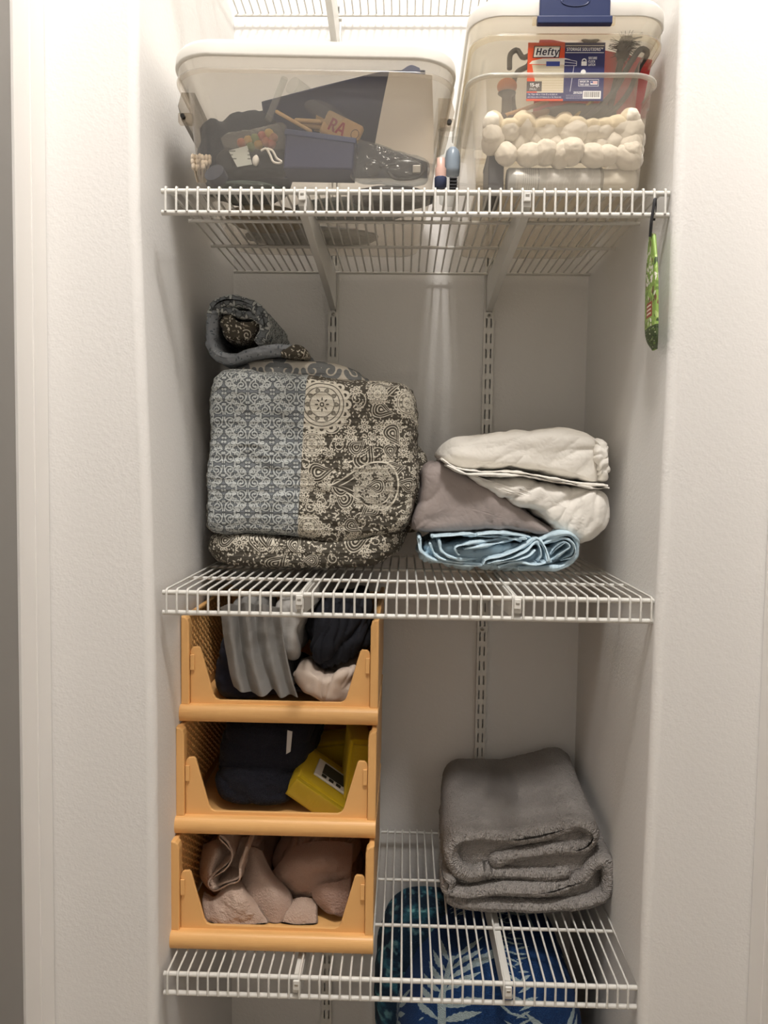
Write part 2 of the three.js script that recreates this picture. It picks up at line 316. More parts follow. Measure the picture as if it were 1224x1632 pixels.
for (const [i, x] of railX.entries()) {
  const y0 = -1.3, y1 = 1.2, st = thing('shelf_standard', i ? 'white slotted upright rail on the back wall, right one' : 'white slotted upright rail on the back wall, left one', 'rail', V(x, EYE + y0, -BACK), 'slotted uprights');
  const holes = [], L = y1 - y0; let k = 0;
  for (let y = .012; y < L - .02; y += .0254, k++) for (const s of [-1, 1]) { const hx = s * .0038, hw = .0013, hh = .0078; holes.push([[hx - hw, y - hh + .004], [hx + hw, y - hh + .004], [hx + hw, y + hh + .004], [hx - hw, y + hh + .004]]); }
  const W2 = RAILW / 2;
  const face = extrude([[-W2, 0], [W2, 0], [W2, L], [-W2, L]], .0012, 0, holes).translate(0, 0, .0095);
  const side = s => new THREE.BoxGeometry(.0012, L, .0105).translate(s * (W2 - .0006), L / 2, .0053);
  part(st, 'slotted_face', face, M.bracket); part(st, 'flange', side(-1), M.bracket); part(st, 'flange', side(1), M.bracket);
  for (const yy of [.24, -.28, -.73, .70]) {         // screws between the slots
    const kk = Math.round((yy - y0 - .0287) / .0254), sy = .0287 + kk * .0254;
    const s = part(st, 'screw', new THREE.SphereGeometry(.0032, 14, 8).scale(1, 1, .5).translate(0, sy, .011), M.screw, 'small steel screw head');
    part(s, 'screw_slot', mergeGeometries([new THREE.BoxGeometry(.0038, .0007, .0006), new THREE.BoxGeometry(.0007, .0038, .0006)].map(g => g.translate(0, sy, .0126))), mat(0x33312e, .6));
  }
}
const shelfNames = ['topmost shelf', 'shelf of plastic tubs', 'shelf of the quilt', 'shelf of the orange bins', 'lowest shelf'];
SH.ys.forEach((y, i) => railX.forEach((x, j) => {
  const b = thing('shelf_bracket', `white tapered steel bracket at the ${j ? 'right' : 'left'} under the ${shelfNames[i]}`, 'bracket', V(x, EYE + y, -BACK), 'shelf brackets');
  const len = BACK - SH.zf - .0015;
  const arm = extrude([[.0135, -.0076], [len - .012, -.0076], [len - .012, -.0098], [len + .001, -.0098], [len + .001, -.023], [len - .0105, -.0235], [len - .013, -.031], [len * .5, -.046], [.0135, -.066]], .0085, .0008).translate(0, 0, -.00425).rotateY(-Math.PI / 2);
  part(b, 'arm', arm, M.bracket);
  part(b, 'hook', moved(rbox(.004, .05, .012, .001), 0, -.035, .012), M.bracket);
  const clip = part(b, 'clip', moved(rbox(.0085, .013, .0035, .0015), 0, -.0115, len + .0035), M.bracket);
  part(clip, 'clip_slot', moved(rbox(.0045, .003, .0012, .0005), 0, -.0105, len + .0052), M.screw);
}));

// ---------------------------------------------------------------- plastic tubs on the upper shelf
const SHELF1 = EYE + SH.ys[1] + .0003;
// a flat sheet or box with a traced outline, standing at its own depth
function plate(pts, depth, thick, origin, { bevel = .0006, lean = 0, turn = 0, px = true } = {}) {
  const w = pts.map(([u, v]) => { const p = at(u, v, depth - thick); return [p.x, p.y]; });
  let cx = 0, cy = 1e9; for (const p of w) { cx += p[0] / w.length; cy = Math.min(cy, p[1]); }
  const g = extrude(w.map(p => [p[0] - cx, p[1] - cy]), thick, bevel);
  if (lean) g.rotateX(lean); if (turn) g.rotateY(turn);
  g.translate(cx - origin.x, cy - origin.y, -depth - DZ - origin.z); return g;
}
function rod3(a, b, r, rad = 10) { return capTube([a, a.clone().lerp(b, .5), b], r, 6, rad); }
const tubL = (() => {
  const yaw = .044, cd = 1.122, cx = -.1205, w = .334, d = .352;
  const o = thing('storage_tub', 'large clear tub with white lid at the left of the upper shelf', 'storage tub', V(cx, SHELF1, -cd));
  o.rotation.y = yaw;
  const h = at(480, 90, .945).y - SHELF1;            // height of the rim's upper edge
  const body = loftRR([[.01, .01, .004, .0012], [w - .075, d - .07, .025, .0012], [w - .058, d - .055, .030, .0005], [w - .05, d - .046, .034, .006], [w - .046, d - .042, .036, .02], [w - .026, d - .026, .042, h - .030], [w - .022, d - .024, .044, h - .016], [w - .006, d - .006, .048, h - .015], [w - .002, d - .002, .05, h - .012], [w, d, .05, h]], 10);
  part(o, 'tub_body', body, M.milky);
  part(o, 'rim_ledge', loftRR([[w - .006, d - .006, .048, h - .0185], [w + .001, d + .001, .05, h - .0175], [w + .002, d + .002, .05, h - .0145], [w - .004, d - .004, .048, h - .0135]], 10), M.milky);
  part(o, 'lid', loftRR([[w - .002, d - .002, .05, h - .001], [w + .004, d + .004, .052, h - .001], [w + .005, d + .005, .052, h + .002], [w + .003, d + .003, .052, h + .013], [w - .004, d - .004, .05, h + .0185], [w - .012, d - .012, .046, h + .020], [w - .03, d - .03, .04, h + .020], [w - .034, d - .034, .04, h + .0165], [.02, .02, .008, h + .0165], [.001, .001, .0004, h + .0165]], 10), M.lid, 'opaque white snap lid');
  for (const s of [-1, 1]) {                         // folding end handles under the rim
    const q = part(o, 'handle', extrude([[-.004, 0], [.012, 0], [.0165, -.016], [.012, -.033], [.002, -.037], [-.004, -.03]], .09, .0015).translate(-.002, 0, -.045).scale(s, 1, 1).translate(s * (w / 2 - .012), h - .018, .075), M.milky);
    part(q, 'hinge_pin', new THREE.CylinderGeometry(.0028, .0028, .006, 14).rotateX(Math.PI / 2).translate(s * (w / 2 - .004), h - .047, .121), mat(0x2b2a2a, .4), 'dark round hinge pin');
    part(q, 'hinge_block', moved(rbox(.018, .012, .012, .002), s * (w / 2 - .006), h - .047, .113), M.milky);
  }
  return o;
})();
{ // ---- what lies in the left tub
  DZ = .024;
  const base = SHELF1 + .004;
  const on = (u, d) => { const p = at(u, 290, d); return V(p.x, base, -d); };
  const item = (name, label, cat, u, d, group) => thing(name, label, cat, on(u, d), group);
  let o;
  // charcoal knit cap
  o = on(360, 1.03);
  solo('knit_cap', 'charcoal grey knitted cap slumped inside the lidded tub', 'cap', puff([[306, 215], [312, 184], [326, 175], [345, 181], [362, 168], [385, 161], [418, 160], [446, 178], [452, 215], [440, 268], [395, 288], [340, 288], [308, 270]], 1.0, .13, { origin: o, box: .5, n: 80, m: 44, disp: (p) => .004 * fbm(p.x * 26, p.y * 26, p.z * 20) + .002 * ridge(p.x * 40, p.y * 12, 3) }), mat(0x363d4a, .95, { bumpMap: rep(TX.terry, 30), bumpScale: .001 }), o);
  o = on(560, 1.06);
  const nav = mat(0x263560, .55), nav2 = mat(0x18224a, .5);
  const bag = thing('navy_gift_bag', 'dark blue paper bag leaning behind the white card in the tub', 'paper bag', o);
  part(bag, 'bag_panel', sheet([[[418, 162, 1.0], [500, 141, .972], [560, 126, .966], [612, 114, .962], [676, 112, .962]], [[424, 200, 1.02], [500, 190, 1.0], [560, 185, .992], [612, 180, .99], [678, 178, .99]], [[436, 245, 1.03], [500, 240, 1.02], [560, 236, 1.02], [612, 232, 1.02], [680, 228, 1.02]], [[450, 284, 1.035], [500, 284, 1.035], [560, 284, 1.035], [612, 284, 1.035], [680, 284, 1.035]]], { thick: .003, origin: o }), nav);
  part(bag, 'folded_corner', sheet([[[640, 112, .958], [655, 104, .957], [668, 108, .957]], [[652, 120, .959], [662, 120, .958], [671, 120, .958]], [[668, 134, .961], [670, 135, .96], [672, 136, .96]]], { thick: .0015, origin: o, nu: 20, nv: 20 }), mat(0x6474a4, .6), 'lighter blue folded corner');
  o = on(510, .99);
  const nb = thing('navy_box', 'shallow dark navy box lying across the front of the tub', 'box', o);
  part(nb, 'box_body', plate([[456, 209], [566, 224], [562, 271], [452, 269]], 1.01, .045, o, { bevel: .002 }), nav2);
  part(nb, 'box_lid', plate([[454, 205], [568, 220], [567, 229], [453, 214]], 1.012, .049, o, { bevel: .001 }), nav);
  o = on(640, 1.0);
  solo('white_card', 'blank white card standing upright in the tub', 'card', sheet([[[621, 114, .957], [655, 117, .957], [688, 120, .957]], [[609, 172, .968], [650, 182, .968], [690, 190, .968]], [[598, 230, .98], [645, 246, .98], [691, 262, .98]]], { thick: .0014, origin: o, nu: 16, nv: 16 }), mat(0xece6dc, .7), o);
  // rolled papers in a clear tube
  o = on(550, 1.0);
  const cone = thing('rolling_paper_pack', 'kraft paper pack with red letters lying in a clear sleeve', 'paper pack', o);
  const kraft = mat(0xc9a678, .8), kraftT = mat(0xffffff, .8, { map: canvasTex(256, 128, (c, w, h) => { c.fillStyle = '#cda97c'; c.fillRect(0, 0, w, h); for (let i = 0; i < 900; i++) { c.fillStyle = i % 2 ? 'rgba(120,85,50,.18)' : 'rgba(250,225,180,.18)'; c.fillRect(rnd() * w, rnd() * h, 3, 1); } c.fillStyle = '#a3303c'; c.font = 'bold 92px sans-serif'; c.save(); c.translate(60, 118); c.rotate(-Math.PI / 2); c.restore(); c.fillText('RA', 40, 98); c.strokeStyle = '#5b4632'; c.lineWidth = 4; c.beginPath(); c.arc(222, 60, 24, 0, 7); c.stroke(); c.font = '18px sans-serif'; c.fillStyle = '#5b4632'; c.fillText('◦◦', 212, 66); }) });
  {
    const a = at(516, 194, .985), b = at(573, 222, .985), mid = a.clone().lerp(b, .5), ang = Math.atan2(b.y - a.y, b.x - a.x), L = a.distanceTo(b);
    const g = planar(rbox(L, .03, .012, .004), -L / 2, -.015, L, .03); g.rotateZ(ang).translate(mid.x - o.x, mid.y - o.y, mid.z - o.z);
    part(cone, 'paper_box', g, kraftT, 'kraft box face printed in red');
    const c1 = at(466, 136, 1.0), c2 = at(545, 205, .985), dir = c2.clone().sub(c1), gl = new THREE.CylinderGeometry(.014, .011, dir.length(), 24, 1, true);
    gl.applyQuaternion(new THREE.Quaternion().setFromUnitVectors(V(0, 1, 0), dir.clone().normalize())); gl.translate((c1.x + c2.x) / 2 - o.x, (c1.y + c2.y) / 2 - o.y, (c1.z + c2.z) / 2 - o.z);
    part(cone, 'clear_sleeve', gl, M.clear, 'clear plastic sleeve');
    part(cone, 'paper_flap', plate([[504, 183], [522, 192], [534, 200], [528, 215], [500, 208]], .995, .001, o, { bevel: 0 }), kraft);
  }
  const wood = mat(0xd9b88c, .7);
  [[[441, 178], [495, 209], 'short pale wooden stick pointing up to the left in the tub'], [[472, 192], [545, 196], 'pale wooden stick lying level behind the kraft pack'], [[484, 200], [538, 206], 'pale wooden stick lying lowest behind the kraft pack']].forEach(([a, b, lab], i) => {
    o = at(...a, .98 + .006 * i); solo('wooden_stick', lab, 'stick', rod3(V(0, 0, 0), at(...b, .98 + .006 * i).sub(o), .0022 + .0006 * i), wood, o, 'wooden sticks in the tub');
  });
  o = at(454, 124, .985);
  { const e = at(427, 192, .985).sub(o); solo('clear_straw', 'clear plastic straw leaning in the tub', 'straw', tube([V(0, 0, 0), e.clone().multiplyScalar(.5), e], .0042, 8, 14), M.clear, o); }
  // bag of candies
  o = on(405, .985);
  const candyBag = thing('candy_bag', 'small clear plastic bag holding orange and green candies', 'candy bag', o);
  part(candyBag, 'bag_film', puff([[348, 216], [352, 210], [400, 200], [448, 190], [456, 196], [455, 222], [446, 250], [400, 246], [362, 238]], .975, .022, { origin: o, box: .8, n: 60, m: 24, disp: (p) => .0016 * ridge(p.x * 60, p.y * 60, 1) }), mat(0xf2f2ee, .1, { transmission: .88, thickness: 0, ior: 1.35, bumpMap: rep(TX.crinkle, 18), bumpScale: .002 }), 'crinkled clear film');
  const cc = [0xd8703a, 0xe0b048, 0x8aa04a, 0xd05c3c, 0xe8c060, 0xc87848];
  const cg = displace(mergeVertices(new THREE.IcosahedronGeometry(.0058, 3).deleteAttribute('uv').deleteAttribute('normal')), p => .0008 * n3(p.x * 400, p.y * 400, p.z * 400));
  [[385, 228], [396, 224], [407, 221], [418, 217], [429, 213], [436, 220], [424, 226], [412, 231], [400, 234], [433, 230]].forEach(([u, v], i) => { const p = at(u, v, .986).sub(o), q = part(candyBag, 'candy', cg, mat(cc[i % 6], .45)); q.position.copy(p); });
  // drawstring pouch
  o = on(410, .985);
  const pouch = thing('drawstring_pouch', 'black drawstring pouch with white cord in front of the tub', 'pouch', o);
  part(pouch, 'pouch_body', puff([[342, 244], [360, 232], [400, 240], [430, 236], [456, 236], [458, 268], [420, 274], [360, 274], [344, 266]], .972, .03, { origin: o, box: .6, n: 60, m: 26, disp: (p) => .0016 * fbm(p.x * 60, p.y * 60, 2) }), mat(0x1b1d22, .85));
  part(pouch, 'care_label', plate([[364, 240], [394, 232], [402, 262], [378, 266]], .9695, .0006, o, { bevel: 0 }), mat(0xffffff, .6, { map: canvasTex(64, 64, (c) => { c.fillStyle = '#b9beb9'; c.fillRect(0, 0, 64, 64); c.strokeStyle = '#5a605c'; c.lineWidth = 2; for (let i = 0; i < 6; i++) { c.beginPath(); c.moveTo(12, 14 + i * 7); c.lineTo(44 + (i * 7) % 12, 14 + i * 7); c.stroke(); } }, 24) }), 'silver printed label');
  const cp = [[416, 240], [424, 237], [430, 246], [436, 258], [446, 260], [449, 258], [441, 252], [434, 240], [426, 237]].map(([u, v], i) => at(u, v, .968 - .001 * (i % 2)).sub(o));
  part(pouch, 'cord', tube(cp, .0014, 50, 8), mat(0xe8e6e0, .8), 'white cord loop');
  part(pouch, 'cord_knot', puff([[402, 250], [408, 245], [412, 252], [408, 262], [403, 261]], .966, .008, { origin: o, box: .8, n: 24, m: 12 }), mat(0xe8e6e0, .8), 'white cord knot');
  // cotton swabs
  o = on(322, .985);
  const sw = thing('cotton_swab_bundle', 'bundle of beige tipped cotton swabs in the tub corner', 'swabs', o);
  for (let i = 0; i < 16; i++) { const u = 308 + (i % 6) * 5 + rr(-1, 1), v = 252 + Math.floor(i / 6) * 7 + rr(-2, 2), a = at(u, v, .972 + .003 * (i % 3)).sub(o), b = at(322 + (u - 322) * .5, 290, 1.0).sub(o); b.y = Math.max(b.y, .003); const s = part(sw, 'swab', rod3(a, b, .0011, 6), mat(0xe0d2c0, .9)); part(s, 'cotton_tip', new THREE.SphereGeometry(.0029, 10, 8).scale(1, 1.5, 1).translate(a.x, a.y, a.z), mat(0xded0bd, .95)); }
  o = on(352, .98);
  solo('navy_bottle_cap', 'round dark navy cap beside the cotton swabs', 'cap', new THREE.CylinderGeometry(.0125, .0125, .012, 30).rotateX(1.0).rotateZ(.5).translate(0, .016, 0), mat(0x20283a, .5), o);
  // zip bag with sunglasses and cable
  o = on(620, .985);
  const zb = thing('zip_bag', 'crinkled clear zip bag holding round black lenses and a plug', 'zip bag', o);
  part(zb, 'bag_film', puff([[566, 216], [580, 217], [640, 236], [672, 244], [684, 252], [682, 284], [660, 291], [600, 286], [558, 280], [554, 262], [560, 236]], .968, .03, { origin: o, box: .7, n: 70, m: 26, disp: (p) => .0016 * ridge(p.x * 50, p.y * 50, 7) }), mat(0xdfe3e6, .12, { transmission: .94, thickness: 0, ior: 1.35, bumpMap: rep(TX.crinkle, 14), bumpScale: .003 }), 'clear film with creases');
  for (const [u, v, rx, ry] of [[595, 268, .0105, .0105], [646, 268, .0215, .0125]]) { const p = at(u, v, .978).sub(o); part(zb, 'lens', new THREE.SphereGeometry(1, 28, 12).scale(rx, ry, .005).translate(p.x, p.y, p.z), mat(0x14161a, .15), 'glossy black lens'); }
  { const p = at(607, 265, .974).sub(o); part(zb, 'bridge', rod3(at(603, 266, .976).sub(o), at(628, 262, .974).sub(o), .0016), mat(0x202226, .3)); const q = at(664, 270, .971).sub(o); part(zb, 'plug', moved(rbox(.0095, .009, .004, .0006), q.x, q.y, q.z), M.screw, 'square metal plug'); part(zb, 'cable', tube([[672, 262], [676, 272], [668, 282], [650, 286], [628, 284], [618, 274]].map(([u, v]) => at(u, v, .974).sub(o)), .0016, 40, 8), mat(0x1c1d20, .5)); }
  // flat packs on the tub floor, seen from below through the wires
  [['dark green plastic packet lying on the tub floor', 0x33453e, 400, 1.02, .10, .07], ['pale blue plastic packet lying on the tub floor', 0xa9b6bd, 560, 1.09, .15, .1], ['beige paper packet lying on the tub floor', 0xc3b394, 430, 1.13, .11, .12], ['smoke grey plastic packet lying at the right of the tub floor', 0x6a6c70, 625, 1.04, .11, .08], ['white plastic packet lying at the back of the tub floor', 0xd5d8d8, 500, 1.215, .2, .1]].forEach(([lab, col, u, d, w, dd], i) => {
    const p = on(u, d), g = displace(new THREE.SphereGeometry(1, 48, 24), (q) => .06 * fbm(q.x * 3 + i * 5, q.y * 3, q.z * 3)); g.scale(w / 2, .009, dd / 2); g.translate(0, .010, 0);
    solo('packet', lab, 'packet', g, mat(col, .35, { bumpMap: rep(TX.crinkle, 3), bumpScale: .003 }), p, 'flat packets in the tub');
  });
}
// small bottles standing between the tubs
DZ = 0;
{
  const o = thing('clear_cup', 'clear plastic cup standing between the two stacks of tubs', 'cup', (() => { const p = at(716, 298, 1.02); return V(p.x, SHELF1, p.z); })());
  const top = at(716, 210, 1.02).y - SHELF1;
  part(o, 'cup_wall', new THREE.LatheGeometry([[.0005, .0008], [.010, .0008], [.012, .002], [.0145, top - .004], [.016, top], [.0155, top]].map(p => new THREE.Vector2(...p)), 32), M.clear);
  const mk = (name, lab, cat, u, v0, v1, d, prof, m, cap) => { const b = at(u, v1, d), g = thing(name, lab, cat, b); const h = at(u, v0, d).y - b.y; part(g, 'bottle_body', new THREE.LatheGeometry(prof.map(([r, y]) => new THREE.Vector2(r, y * h)), 28), m); if (cap) part(g, 'bottle_base', new THREE.LatheGeometry([[.0001, -.001], [cap[0], -.001], [cap[0] + .0004, h * .3], [cap[0] - .0006, h * .33]].map(p => new THREE.Vector2(...p)), 28), mat(cap[1], .3), 'dark blue base'); return g; };
  mk('polish_bottle', 'peach bottle with dark blue base beside the clear cup', 'bottle', 702, 252, 298, .995, [[.0001, 0], [.0066, 0], [.0068, .62], [.005, .7], [.005, .98], [.0001, 1]], mat(0xd8b3a6, .3), [.0072, 0x39425f]);
  mk('blue_bottle', 'pale grey blue oval bottle inside the clear cup', 'bottle', 721, 234, 280, 1.024, [[.0001, 0], [.008, .01], [.0096, .2], [.0098, .6], [.008, .85], [.004, .97], [.0001, 1]], mat(0x9fb0c4, .3));
  const p = at(722, 306, .985), cm = thing('comb', 'small black comb standing beside the clear cup', 'comb', V(p.x, SHELF1, p.z));
  part(cm, 'spine', moved(rbox(.009, .02, .003, .0008), 0, .012, 0), mat(0x17181b, .5)); for (let i = 0; i < 5; i++) part(cm, 'tooth', moved(rbox(.0095, .0012, .002, .0004), 0, .004 + i * .004, .0022), mat(0x2a2b30, .5));
}
// ---- right hand stack: clear box below, lidded bin above
const BXD = .952, boxR = (() => {
  const l = at(752, 118, .937), r = at(1063, 116, .937), w = r.x - l.x, h = (l.y + r.y) / 2 - SHELF1, d = .36, cx = (l.x + r.x) / 2 - .004;
  const o = thing('clear_box', 'open clear plastic box of cotton balls below the latched bin', 'storage box', V(cx, SHELF1, -.937 - d / 2));
  part(o, 'box_body', loftRR([[.01, .01, .004, .0012], [w - .05, d - .052, .018, .0012], [w - .034, d - .040, .02, .0004], [w - .028, d - .034, .022, .006], [w - .016, d - .016, .028, h - .028], [w - .010, d - .012, .03, h - .026], [w - .008, d - .010, .03, h - .006], [w - .001, d - .002, .032, h - .004], [w, d, .032, h - .001], [w - .003, d - .003, .031, h], [w - .009, d - .009, .03, h - .003]], 8), M.milky);
  part(o, 'rim', loftRR([[w - .006, d - .006, .031, h - .0035], [w + .002, d + .002, .033, h - .003], [w + .0025, d + .0025, .033, h], [w - .001, d - .001, .032, h + .0012], [w - .007, d - .007, .031, h - .0005]], 8), mat(0xf4f4f0, .25, { transmission: .7, thickness: 0, ior: 1.4 }), 'thicker rolled rim');
  return o;
})();
const inBox = SHELF1 + .004;
{
  // spray can on its side
  const a = at(810, 283, .975), b = at(1020, 283, .975), r = Math.min(.0195, (at(900, 259, .975).y - inBox) / 2), L = b.x - a.x, y = inBox + r;
  const o = thing('spray_can', 'silvery white spray can lying at the bottom of the clear box', 'spray can', V((a.x + b.x) / 2, y, -.978 - r));
  const canT = canvasTex(1024, 256, (c, w, h) => {
    c.fillStyle = '#d8dad9'; c.fillRect(0, 0, w, h); c.fillStyle = '#c6cacc'; c.fillRect(0, 0, 90, h); c.fillStyle = '#dfe0df'; c.fillRect(420, 0, w - 420, h);
    c.strokeStyle = '#eceeee'; c.lineWidth = 7; for (let i = 0; i < 9; i++) { c.beginPath(); c.moveTo(430 + i * 60, 10); c.bezierCurveTo(470 + i * 60, 90, 400 + i * 60, 150, 450 + i * 60, 250); c.stroke(); }
    c.save(); c.strokeStyle = '#6d7278'; for (let k = 0; k < 8; k++) { c.lineWidth = k === 7 ? 7 : 3; const x = 170 + k * 22 + (k === 7 ? 14 : 0); for (let y = 8; y < 248;) { const d = 4 + rnd() * 14; c.beginPath(); c.moveTo(x + (rnd() - .5) * 4, y); c.lineTo(x + (rnd() - .5) * 4, Math.min(248, y + d)); c.stroke(); y += d + 3; } }
    for (let y = 30; y < 220;) { const d = 5 + rnd() * 10; c.lineWidth = 3; c.beginPath(); c.moveTo(110, y); c.lineTo(112, y + d); c.stroke(); y += d + 4; } c.restore();
  });
  const lat = (p) => { const g = new THREE.LatheGeometry(p.map(q => new THREE.Vector2(...q)), 40); g.rotateZ(-Math.PI / 2); return g; };
  const cl = L * .72, bd = lat([[.0001, -L / 2], [r - .003, -L / 2], [r - .0005, -L / 2 + .002], [r - .0004, -L / 2 + cl]]);
  { const P = bd.attributes.position, uv = []; for (let i = 0; i < P.count; i++) uv.push((P.getX(i) + L / 2) / cl, Math.atan2(P.getZ(i), P.getY(i)) / Math.PI * 2 + .0); bd.setAttribute('uv', new THREE.Float32BufferAttribute(uv, 2)); }
  part(o, 'can_body', bd, mat(0xffffff, .35, { map: canT, metalness: .15 }));
  part(o, 'cap', lat([[r - .0016, -L / 2 + cl], [r - .0012, L / 2 - .006], [r - .003, L / 2 - .001], [.0001, L / 2]]), mat(0xe9e5da, .3), 'cream plastic cap');
  part(o, 'collar_ring', lat([[r - .001, -L / 2 + cl - .002], [r + .0001, -L / 2 + cl - .0015], [r + .0001, -L / 2 + cl + .001], [r - .001, -L / 2 + cl + .002]]), M.screw);
  const g0 = at(778, 297, .985), g1 = at(804, 236, .985);
  const gb = thing('charcoal_case', 'narrow charcoal plastic case standing in the clear box', 'case', V((g0.x + g1.x) / 2, inBox, -1.02));
  const gw = g1.x - g0.x, gh = g1.y - inBox; part(gb, 'case_body', moved(rbox(gw, gh - .004, .07, .002), 0, (gh - .004) / 2, 0), mat(0x44474d, .45)); part(gb, 'case_lid', moved(rbox(gw + .001, .005, .071, .0015), 0, gh - .003, 0), mat(0x54575e, .45));
}
// cotton balls
{
  const cot = mat(0xf2ede2, .95), geos = [];
  for (let k = 0; k < 5; k++) geos.push(displace(mergeVertices(new THREE.IcosahedronGeometry(.0158, 14).deleteAttribute('uv').deleteAttribute('normal')), (p) => (.0013 * fbm(p.x * 90 + k * 9, p.y * 90, p.z * 90, 2) + .00035 * n3(p.x * 700, p.y * 700, p.z * 700))).scale(1.12, .92, .9));
  const spots = [];
  for (let row = 0; row < 3; row++) for (let k = 0; k < 9; k++) spots.push([812 + k * 26 + (row % 2) * 12, 246 - row * 19, .975 + (row === 1 ? .006 : 0)]);
  spots.push([784, 195, .973], [779, 216, .972], [786, 232, .975], [1010, 192, .977], [1010, 209, .977], [1008, 226, .978], [1008, 240, .978]);
  for (let k = 0; k < 10; k++) spots.push([805 + k * 23, 226 + (k % 2) * 9, .996]);
  spots.forEach(([u, v, d], i) => { const p = at(Math.max(786, Math.min(u + rr(-8, 8), 1002)), v + rr(-5, 4), d + .002 + rr(0, .005)); const o = solo('cotton_ball', 'fluffy white cotton ball packed inside the clear box', 'cotton ball', geos[i % 5], cot, p, 'cotton balls in the clear box'); o.rotation.set(rr(0, 6), rr(0, 6), rr(-.3, .3)); o.scale.setScalar(rr(.84, 1.16)); });
}
const hefty = (() => {
  const l = at(749, 30, .937), r = at(1071, 40, .937), w = r.x - l.x, top = at(900, 22, .937).y, yb = at(900, 199, .96).y, h = top - yb, d = .385, cx = (l.x + r.x) / 2;
  const o = thing('latch_bin', 'tall cream clear bin with white lid and navy latch, stacked on the clear box', 'storage bin', V(cx, yb, -.937 - d / 2));
  part(o, 'bin_body', loftRR([[.01, .01, .004, .0012], [w - .075, d - .07, .02, .0012], [w - .062, d - .058, .022, 0], [w - .055, d - .052, .024, .006], [w - .042, d - .042, .03, h - .030], [w - .036, d - .036, .032, h - .028], [w - .034, d - .034, .032, h - .022], [w - .008, d - .008, .036, h - .02], [w - .004, d - .004, .037, h - .017], [w - .003, d - .003, .037, h]], 8), M.cream);
  part(o, 'rim_ledge', loftRR([[w - .012, d - .012, .036, h - .026], [w - .003, d - .003, .037, h - .025], [w - .002, d - .002, .037, h - .021], [w - .010, d - .010, .036, h - .02]], 8), M.cream);
  part(o, 'lid', loftRR([[w - .004, d - .004, .037, h - .002], [w + .001, d + .001, .038, h - .002], [w + .001, d + .001, .038, h + .012], [w - .006, d - .006, .036, h + .018], [w - .03, d - .03, .03, h + .019], [w - .034, d - .034, .03, h + .014], [.02, .02, .008, h + .014], [.001, .001, .0004, h + .014]], 8), M.lid, 'white snap lid');
  const la = at(856, 33, .932).x - cx, lb = at(976, 33, .932).x - cx, lt = h + .022, lbm = at(900, 35, .932).y - yb;
  const lw = lb - la, lc = (la + lb) / 2, navy = mat(0x1c2a55, .35);
  const lat = part(o, 'latch', moved(rbox(lw * .94, lt - lbm, .007, .002), lc, (lt + lbm) / 2, d / 2 + .003), navy, 'navy blue plastic latch');
  part(lat, 'latch_top', moved(rbox(lw * .94, .006, .03, .002), lc, lt + .001, d / 2 - .009), navy);
  part(lat, 'latch_foot', moved(rbox(lw, .009, .008, .0015), lc, lbm + .002, d / 2 + .003), navy);
  part(lat, 'embossed_oval', new THREE.TorusGeometry(.008, .0007, 6, 24).scale(1.9, .7, 1).translate(lc, lt - .012, d / 2 + .0066), navy);
  for (const s of [-1, 1]) part(lat, 'pivot', moved(rbox(.005, .008, .006, .001), lc + s * (lw / 2 + .002), lbm + .004, d / 2 - .001), M.cream);
  // printed label
  const p0 = at(839, 160, .958), p1 = at(964, 70, .958);
  const T = canvasTex(1024, 740, (c, w2, h2) => {
    const fit = (t, x, y, ww, hh, wt = 'bold', al = 'left') => { c.font = `${wt} ${hh}px sans-serif`; const m = c.measureText(t).width; c.save(); c.translate(x, y); if (ww) c.scale(ww / m, 1); c.fillText(t, 0, 0); c.restore(); };
    c.fillStyle = '#e8572f'; c.fillRect(0, 0, 490, h2); c.fillStyle = '#2d2f66'; c.fillRect(490, 0, w2 - 490, h2);
    c.save(); c.translate(250, 120); c.transform(1, 0, -.12, 1, 0, 0); c.fillStyle = '#2a2a3a'; c.fillRect(-176, -78, 352, 150); c.fillStyle = '#fff'; c.fillRect(-164, -68, 328, 130); c.restore();
    c.fillStyle = '#23243c'; c.save(); c.translate(96, 158); c.transform(1, 0, -.2, 1, 0, 0); c.font = 'bold 122px sans-serif'; const mw = c.measureText('Hefty').width; c.scale(312 / mw, 1); c.fillText('Hefty', 0, 0); c.restore();
    c.fillStyle = '#fff'; c.fillRect(500, 34, 510, 8); c.fillRect(500, 122, 510, 8); fit('STORAGE SOLUTIONS™', 514, 104, 484, 58);
    c.fillStyle = '#d8cdb4'; c.beginPath(); c.moveTo(60, 280); c.lineTo(490, 280); c.lineTo(490, 640); c.lineTo(140, 640); c.closePath(); c.fill();
    c.strokeStyle = '#b9ad92'; c.lineWidth = 4; for (let y = 320; y < 640; y += 32) { c.beginPath(); c.moveTo(120, y); c.lineTo(488, y); c.stroke(); }
    c.fillStyle = '#f4efe4'; c.beginPath(); c.moveTo(20, 270); c.lineTo(60, 230); c.lineTo(200, 200); c.lineTo(500, 196); c.lineTo(640, 230); c.lineTo(640, 262); c.lineTo(500, 262); c.lineTo(490, 280); c.closePath(); c.fill();
    c.fillStyle = '#3a4aa0'; c.fillRect(250, 238, 180, 60);
    c.fillStyle = '#2d2f66'; c.fillRect(492, 214, 160, 90); c.strokeStyle = '#f0f0f4'; c.lineWidth = 6; c.beginPath(); c.moveTo(492, 205); c.lineTo(652, 236); c.lineTo(652, 290); c.lineTo(492, 290); c.moveTo(492, 246); c.lineTo(652, 262); c.moveTo(620, 292); c.lineTo(580, 620); c.stroke();
    c.fillStyle = '#fff'; c.fillRect(716, 236, 72, 56); c.strokeStyle = '#fff'; c.lineWidth = 14; c.beginPath(); c.arc(752, 232, 26, Math.PI, 0); c.stroke();
